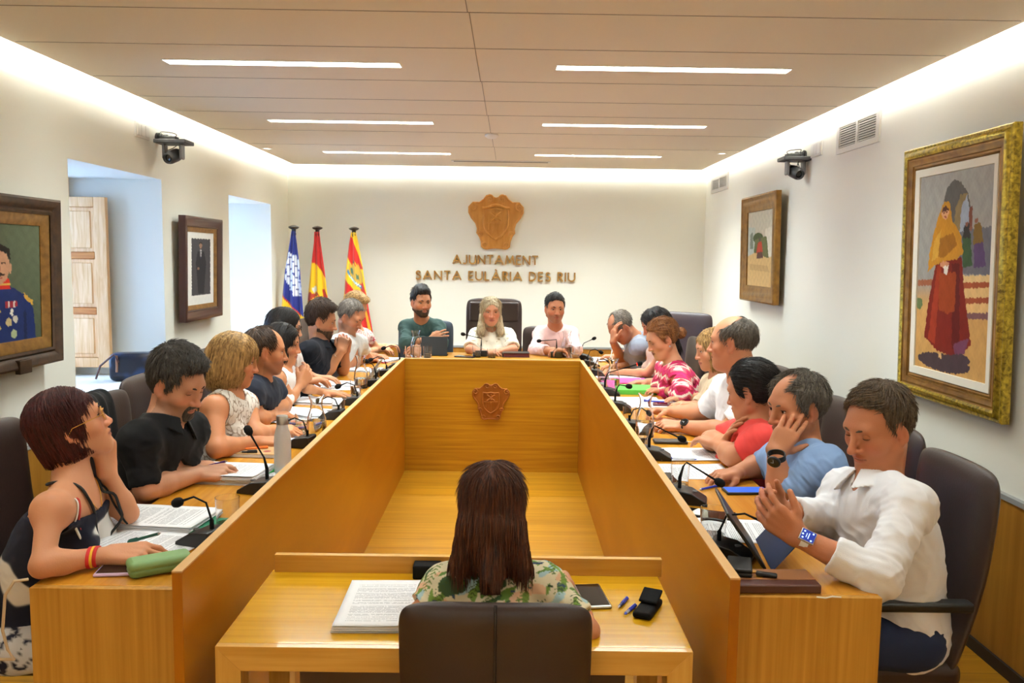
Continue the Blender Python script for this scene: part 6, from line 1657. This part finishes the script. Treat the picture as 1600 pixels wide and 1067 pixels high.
MB().box((-.032, -.075, 0), (.032, .075, .030)).build('case_base', mat('sage', (110, 146, 92), .5), t, bevel=.014, seg=4)
MB().box((-.0335, -.0765, .015), (.0335, .0765, .042)).build('case_lid', mat('sage_lid', (122, 158, 102), .5), t, bevel=.015, seg=4)
t = simple('tissue_packet', (-.018, -.04, 0), (.018, .04, .012), white_pl, bevel=.004); tag(t, 'small white packet beside the green glasses case', 'tissue packet'); t.location = tuple(Z(281, 880, E0)+A_(-.012, 0, .0005)); t.rotation_euler = (0, 0, -.3)
mic(318, 849, 0, 'microphone with low bent neck in front of the woman with glasses', -1, yaw=-.35, reach=.10, hh=.10)
glass(356, 820, 'empty glass on the left desk between the two nearest microphones', .085, .036)
paper(350, 745, -PI/2-.08, 'thick stack of printed pages before the man in the black shirt', .028, pg, seed=5)
paper(415, 738, -PI/2+.2, 'sheet sticking out behind the thick stack of pages', .001, pg2, seed=6)
pen(Z(333, 726, E0+.05), 0, PI-.4, 'purple pen in the hand of the man with the goatee', purple, tilt=-.3)
mic(405, 768, 0, 'microphone with tall straight neck before the man with the goatee', -1, yaw=-.2, to=(.0, .03, .20))
pen(424, 737, 1.2, 'bright green marker beside the frosted bottle', mat('marker_green', (50, 190, 80), .4), L_=.10)
t = thing('water_bottle', 'frosted bottle with steel cap standing on the left desk', 'bottle', tuple(Z(442, 738, E0)+A_(0, 0, .0005)))
MB().lathe([(.001, 0), (.029, 0), (.031, .004), (.031, .12), (.030, .14), (.021, .175), (.020, .185), (.001, .185)], n=36).build('bottle_body', mat('frosted', (226, 230, 230), .45, trans=.55, ior=1.2), t, smooth=True)
MB().lathe([(.001, .183), (.0215, .183), (.0215, .213), (.020, .215), (.001, .215)], n=32).build('bottle_cap', steel, t, smooth=True)
t = thing('notebook', 'kraft covered notebook with a red motif on the left desk', 'notebook', tuple(Z(405, 709, E0)+A_(0, 0, .0005)), -PI/2-.05)
simple('pages', (-.07, -.10, .001), (.07, .10, .014), edge_p, parent=t); simple('cover', (-.072, -.102, .014), (.072, .102, .016), mat('kraft', (186, 146, 96), .7), parent=t, bevel=.001)
MB().lathe([(.001, .016), (.016, .016), (.001, .0166)], (.02, .04, 0), 18).build('cover_motif', mat('motif_red', (160, 50, 44), .6), t)
pen(399, 700, .35, 'orange highlighter on the kraft notebook', orange, z=E0+.017, L_=.10)
pen(388, 706, .2, 'black marker on the kraft notebook', black_pl, z=E0+.017, L_=.07)
mic(470, 697, 0, 'microphone before the blond bobbed woman', -1, yaw=-.2, reach=.09, hh=.09)
carafe(495, 688, 'tall water carafe before the blond bobbed woman', .09)
glass(473, 676, 'glass partly hidden by the tall carafe on the left desk', water=.04)
t = thing('pencil_case', 'clear plastic pencil case lying behind the tall carafe', 'pencil case', tuple(Z(482, 666, E0)+A_(-.01, 0, .0005)), -.2)
MB().box((-.09, -.035, 0), (.09, .035, .03)).build('pouch', mat('clear_vinyl', (230, 232, 230), .2, trans=.85, ior=1.2), t, bevel=.012, seg=3)
for k in range(3): MB().tube([(-.075, -.018+.016*k, .012), (.07, -.014+.016*k, .014)], .005, 10).build('crayon', [blue_ink, orange, fold][k], t, smooth=True)
paper(448, 690, -PI/2, 'small sheet beside the second carafe microphone', .001, pg2, wh=(.15, .21), seed=7)
pen(430, 672, .9, 'red pen in the hand of the blond bobbed woman', mat('red_pen', (220, 70, 50), .4), z=E0+.03, L_=.12)
paper(476, 645, -PI/2-.2, 'fanned printed sheets before the man in the navy t-shirt', .006, pg, seed=8)
paper(448, 655, -PI/2+.15, 'printed sheet lying under the fanned sheets', .001, pg2, seed=9)
paper(503, 628, -PI/2-.1, 'printed pages before the long haired woman', .008, pg, seed=10)
pen(Z(413, 640, E0+.05), 0, .5, 'light blue pen in the hand of the man in the navy t-shirt', tealb, tilt=.3)
glass(529, 650, 'glass standing against the panel opposite the navy t-shirt', water=.03)
mic(520, 654, 0, 'microphone before the man in the navy t-shirt', -1, yaw=-.1, reach=.08, hh=.08)
mic(550, 632, 0, 'microphone before the long haired woman', -1, yaw=-.15, reach=.09, hh=.09)
phone(545, 622, .3, 'black phone beside the reaching hand', black_pl)
paper(530, 600, -PI/2-.15, 'open printed pages before the bearded man with clasped hands', .006, pg, seed=11)
paper(513, 606, -PI/2+.1, 'printed sheet at the elbow of the bearded man', .001, pg2, seed=12)
paper(560, 578, -PI/2-.05, 'printed pages before the man in the pale grey polo', .006, pg, seed=13)
carafe(564, 606, 'water carafe before the bearded man', .06)
glass(556, 617, 'glass with water in front of the carafe before the bearded man', water=.05)
glass(585, 597, 'glass beside the carafe before the bearded man', water=.03)
mic(580, 603, 0, 'microphone before the bearded man with clasped hands', -1, yaw=-.1, to=(0, .02, .15))
mic(597, 587, 0, 'microphone before the man in the pale grey polo', -1, reach=.09, hh=.10)
t = thing('tablet', 'tablet on a folding stand leaning before the man in the grey polo', 'tablet', tuple(Z(575, 592, E0)+A_(0, 0, .001)), -PI/2); 
o = MB().box((-.09, -.004, 0), (.09, .004, .15)).build('tablet_body', steel, t, bevel=.003); o.rotation_euler = (-.6, 0, 0)
mic(618, 576, 0, 'microphone at the far left corner of the desk', -1, reach=.10, hh=.14)
paper(600, 563, -.3, 'papers at the far left corner of the desk', .008, pg, seed=14)
phone(593, 566, 1.0, 'phone in a red case at the far left corner of the desk', mat('red_case', (170, 40, 60), .4))
phone(585, 578, .2, 'black phone before the man in the pale grey polo', black_pl)
E0 = ZHEAD
# back desk
t = thing('tablet', 'black tablet standing upright in front of the man in the green shirt', 'tablet', tuple(Z(678, 556, E0)+A_(0, 0, .001)), .0)
o = MB().box((-.10, -.004, 0), (.10, .004, .15)).build('tablet_body', black_pl, t, bevel=.003); o.rotation_euler = (-.35, 0, 0)
o = MB().box((-.10, .0, 0), (.10, .09, .004)).build('tablet_cover', black_mt, t)
carafe(650, 558, 'carafe beside the upright tablet on the back desk', .08)
glass(668, 559, 'glass in front of the upright tablet', water=.03); glass(640, 559, 'glass at the left corner of the back desk', water=.02)
paper(758, 552, .1, 'open sheets before the woman at the middle of the back desk', .004, pg, seed=15)
paper(775, 551, -.5, 'curled printed sheet beside the black book', .002, pg2, seed=16, curl=.02)
phone(727, 558, 1.2, 'phone lying before the middle of the back row', black_pl)
glass(745, 558, 'glass beside the microphone at the middle of the back desk', water=.04); glass(768, 559, 'low glass before the open sheets', hgt=.07)
mic(752, 556, 0, 'microphone leaning left at the middle of the back desk', 0, yaw=.0, to=(-.13, .02, .16))
t = thing('book', 'thick black hardback book with red page edge on the back desk', 'book', tuple(Z(806, 557, E0)+A_(0, 0, .0005)), .05)
simple('pages', (-.095, -.06, .003), (.098, .06, .030), mat('dark_red_pages', (90, 30, 34), .7), parent=t); simple('cover', (-.10, -.064, .030), (.10, .064, .034), black_pl, parent=t, bevel=.001); simple('cover', (-.10, -.064, 0), (.10, .064, .003), black_pl, parent=t, bevel=.001); simple('spine', (-.104, -.064, 0), (-.10, .064, .034), black_pl, parent=t, bevel=.001)
mic(869, 558, 0, 'microphone leaning left before the man in the pink shirt', 0, to=(-.12, .03, .12))
carafe(885, 558, 'carafe before the man in the pink shirt', .08)
glass(873, 559, 'glass left of the carafe before the man in the pink shirt', water=.03); glass(898, 559, 'wide glass at the right corner of the back desk', r=.04, water=.03)
E0 = ZTOP
# right desk
mic(914, 562, 0, 'microphone at the far right corner of the desk', 1, yaw=-.3, to=(0, .06, .17))
paper(945, 562, PI/2+.1, 'sheet being written on by the man with his forehead on his hand', .003, pg, seed=17)
pen(Z(955, 555, E0+.06), 0, 1.2, 'pen held upright by the man with his forehead on his hand', steel, tilt=1.0, L_=.12)
glass(928, 578, 'glass at the far end of the right desk', water=.03)
mic(924, 572, 0, 'microphone before the man with his forehead on his hand', 1, reach=.08, hh=.10)
paper(965, 590, PI/2, 'printed sheets before the woman with dark curls', .004, pg, seed=18)
mic(935, 587, 0, 'microphone before the woman with dark curls', 1, reach=.09, hh=.09)
folder(975, 596, PI/2+.05, 'thin magenta folder beside the large green one', mat('magenta_folder', (214, 70, 150), .4), .006)
folder(1000, 612, PI/2-.02, 'thick bright green folder before the woman in the zigzag blouse', mat('bright_green_folder', (96, 200, 80), .4), .026, (.23, .31))
carafe(957, 610, 'carafe beside the green folder on the right desk', .07)
glass(941, 596, 'glass between the far microphones on the right desk', water=.03)
phone(944, 602, .4, 'dark red phone case near the right desk panel', mat('maroon_case', (110, 36, 44), .4))
mic(948, 617, 0, 'microphone with a red lit ring before the woman in the zigzag blouse', 1, led_=True, yaw=-.1, to=(0, .16, .19))
paper(1020, 632, PI/2+.1, 'sheets with coloured tabs on the right desk', .005, pg2, seed=19)
paper(990, 626, PI/2, 'sheet with green tabs beside the carafe', .001, pg, seed=20)
pen(1021, 627, 2.9, 'dark blue pen lying on the sheets with tabs', blue_ink, z=E0+.006)
phone(1042, 633, PI/2-.15, 'phone in a dark red cover on the sheets with tabs', mat('wine_case', (96, 34, 44), .4), z=E0+.006)
glass(983, 664, 'empty glass beside the joined hands of the bald man', hgt=.09)
mic(967, 640, 0, 'low microphone before the blond woman in cream', 1, yaw=-.1, to=(0, .03, .13))
mic(990, 672, 0, 'microphone before the bald man in the white shirt', 1, yaw=-.2, reach=.07, hh=.08)
carafe(1007, 682, 'carafe before the bald man in the white shirt', .07)
glass(1004, 700, 'water glass in front of the carafe before the bald man', hgt=.09, water=.05)
paper(1040, 668, PI/2, 'sheet under the joined hands of the bald man', .001, pg, seed=21)
t = thing('power_bank', 'dark slim charger pack with a white cable on the right desk', 'charger', tuple(Z(1047, 692, E0)+A_(0, 0, .0005)), PI/2-.02)
MB().box((-.032, -.075, 0), (.032, .075, .014)).build('pack', mat('pack_dark', (54, 48, 46), .4), t, bevel=.006, seg=3)
MB().tube([(0, -.075, .007), (.004, -.11, .004), (.0, -.17, .003), (.006, -.20, .003)], .0018, 8).build('cable', white_pl, t, smooth=True)
paper(1078, 711, PI/2+.06, 'stapled printed sheets before the woman in coral red', .003, pg, seed=22)
pen(1062, 717, 3.05, 'clear pen with blue cap by the stapled sheets', blue_ink, clear=True)
paper(1078, 738, PI/2+.02, 'printed sheet beside the glass before the man in light blue', .001, pg2, seed=23)
mic(1020, 716, 0, 'microphone before the woman in the coral red top', 1, yaw=-.15, to=(0, .09, .09))
glass(1062, 760, 'glass on the right desk before the man in light blue', .085, .034)
phone(1042, 750, .1, 'black phone lying behind the glass before the man in light blue', black_pl)
mic(1068, 784, 0, 'microphone before the man in the light blue shirt', 1, yaw=-.25, to=(0, .09, .08))
pen(1112, 761, .6, 'blue pen lying by the fingers of the man in light blue', blue_ink, L_=.13)
phone(1165, 769, PI/2+.05, 'phone with a blue lit screen on the right desk', black_pl, mat('phone_screen', (30, 80, 190), emit=(20, 80, 200), es=.7), wh=(.075, .155))
phone(1110, 806, PI/2-.35, 'large black phone with a charm behind the nearest right glass', black_pl, wh=(.08, .16))
glass(1114, 838, 'wide glass nearest on the right desk', .085, .040)
paper(1130, 830, PI/2-.1, 'printed sheet under the nearest right glass', .001, pg2, seed=24)
mic(1138, 872, 0, 'microphone with arched neck nearest on the right desk', 1, yaw=-.45, reach=.12, hh=.10)
t = thing('tablet', 'black tablet propped on a navy cover before the man in white', 'tablet', tuple(Z(1195, 868, E0)+A_(0, 0, .001)), PI/2+PI-.12)
o = MB().box((-.125, -.004, 0), (.125, .004, .18)).build('tablet_body', black_pl, t, bevel=.003); o.rotation_euler = (.62, 0, 0); o.location = (0, -.02, .004)
o = MB().box((-.118, -.0052, .007), (.118, -.0042, .173)).build('screen', dark_gl, t); o.rotation_euler = (.62, 0, 0); o.location = (0, -.02, .004)
o = MB().box((-.125, -.0, 0), (.125, .003, .115)).build('tablet_cover', mat('navy_cover', (28, 44, 84), .6), t, bevel=.001); o.rotation_euler = (-.68, 0, 0); o.location = (0, -.005, .002)
t = thing('notebook_box', 'long dark brown leather document case at the right desk end', 'document case', tuple(Z(1212, 922, E0)+A_(0, .01, .0005)), .02)
MB().box((-.105, -.035, 0), (.105, .07, .022)).build('case_base', mat('brown_case', (72, 36, 28), .45), t, bevel=.004); MB().box((-.103, -.0, .022), (.103, .069, .0235)).build('case_top', mat('tan_leather', (140, 90, 50), .5), t, bevel=.001)
MB().lathe([(.001, .0235), (.012, .0235), (.011, .0245), (.001, .0245)], (-.035, .018, 0), 20).build('metal_badge', gold, t)
t = thing('wallet', 'black leather wallet lying on the brown case', 'wallet', tuple(Z(1157, 893, E0+.024)+A_(0, .01, .0005)), -.25)
MB().box((-.03, -.05, 0), (.03, .05, .011)).build('wallet_back', mat('wallet_black', (24, 24, 24), .45), t, bevel=.004); MB().box((-.03, -.05, .0115), (.03, .048, .02)).build('wallet_front', MATS['wallet_black'], t, bevel=.004)
t = thing('key', 'brass key with black fob beside the wallet', 'key', tuple(Z(1188, 895, E0+.024)+A_(0, 0, .001)), -.35)
m = MB(); m.lathe([(.004, 0), (.011, 0), (.011, .002), (.004, .002)], (-.02, 0, 0), 18); m.box((-.01, -.002, 0), (.025, .002, .002)); m.box((.014, -.005, 0), (.018, -.001, .002)); m.build('blade', gold, t)
MB().box((-.01, -.03, 0), (.042, -.012, .010)).build('fob', black_pl, t, bevel=.004)
t = MB().tube([(-.03, .0, .002), (-.01, -.005, .002), (.01, .004, .002), (.03, .0, .002)], .002, 8).build('white_string', white_pl, smooth=True); tag(t, 'short white cable end at the corner of the right desk', 'cable'); t.location = tuple(Z(1300, 940, E0)+A_(0, .02, .0008))
# clerk table
C0 = TZ
paper(598, 950, .02, 'thick stack of printed pages on the clerk table', .016, pg, C0, seed=30)
t = simple('document_tray', (-.03, -.02, 0), (.05, .03, .04), black_mt, bevel=.004); tag(t, 'small black box by the left shoulder of the clerk', 'box'); t.location = tuple(Z(662, 902, C0)+A_(0, 0, .0005))
phone(925, 934, .12, 'silver edged black phone beside the clerk', steel, z=C0)
pen(973, 942, 1.1, 'dark blue pen with cap on the clerk table', mat('navy_pen', (30, 40, 90), .4), blue_ink, z=C0, L_=.07)
pen(984, 953, 1.0, 'thin clear pen with blue tip on the clerk table', blue_ink, z=C0, L_=.07, clear=True)
t = thing('glasses_case', 'soft black glasses case open on the clerk table', 'glasses case', tuple(Z(1012, 955, C0)+A_(0, 0, .0005)), -.45)
MB().box((-.025, -.06, 0), (.025, .06, .018)).build('case_base', black_mt, t, bevel=.008, seg=3)
o = MB().box((-.026, 0, 0), (.026, .055, .008)).build('case_lid', black_mt, t, bevel=.004, seg=3); o.location = (0, .0, .02); o.rotation_euler = (.35, 0, 0)
# handbag on the sill, bag behind the nearest left chair
t = thing('handbag', 'dark navy handbag standing on the first window sill', 'handbag', tuple(A_(-2.27, 5.06, ZS+.001)), .25)
nav = two_tone('navy_bag', (16, 22, 44), (50, 80, 130), (8, 8, 8), .3, 2, 0, .45, .75)
b = MB(); b.box((-.15, -.07, 0), (.15, .07, .17)); b.build('bag_body', nav, t, bevel=.035, seg=4)
for s_ in (-1, 1): MB().tube([(-.09, s_*.075, .12), (-.11, s_*.09, .17), (-.19, s_*.08, .10), (-.22, s_*.06, .02)] if s_ < 0 else [(-.09, s_*.075, .14), (-.06, s_*.088, .15), (-.02, s_*.10, .05), (.04, s_*.10, .05), (.08, s_*.088, .15)], .006, 10).build('handle', mat('bag_handle', (90, 60, 56), .5), t, smooth=True)
MB().tube([(-.10, -.073, .16), (-.10, -.080, .06)], .007, 8).build('bag_trim', mat('bag_trim', (150, 110, 90), .5), t, smooth=True)

t = MB().tube([Y(44, 905, 1.90), Y(22, 908, 1.88), Y(8, 930, 1.87), Y(4, 985, 1.86), Y(12, 1015, 1.85), Y(22, 1030, 1.85), Y(-20, 1030, 1.85)], .0055, 10, flat=.6).build('bag_strap', mat('beige_strap', (196, 170, 134), .6), smooth=True)
tag(t, 'beige bag strap hanging beside the nearest left armchair', 'strap')
t = thing('jacket', 'black garment draped over the top of the chair behind the black shirted man', 'jacket', (-1.435, 2.83, 0), .05)
U_ = [(-.055, .80), (-.058, .95), (-.052, 1.05), (-.02, 1.083), (.02, 1.083), (.05, 1.05), (.06, .95), (.075, .78)]
mb = MB(); nn_ = 14; vs_ = []
for i_ in range(nn_):
    y_ = -.07+.14*i_/(nn_-1)
    for k_, (x_, z_) in enumerate(U_): vs_.append((x_+.006*math.sin(i_*1.3+k_)+(-.0), y_*(1+.25*abs(k_-3.5)/3.5), z_+.004*math.sin(i_*2.1)-(.02*math.sin(i_*.7) if k_ in (0, 7) else 0)))
mb.add(vs_, [(i_*8+k_, i_*8+k_+1, (i_+1)*8+k_+1, (i_+1)*8+k_) for i_ in range(nn_-1) for k_ in range(7)])
o = mb.build('cloth', mat('black_cloth', (16, 16, 18), .9), t, smooth=True); q = o.modifiers.new('s', 'SOLIDIFY'); q.thickness = .006; q = o.modifiers.new('b', 'SUBSURF'); q.levels = 1
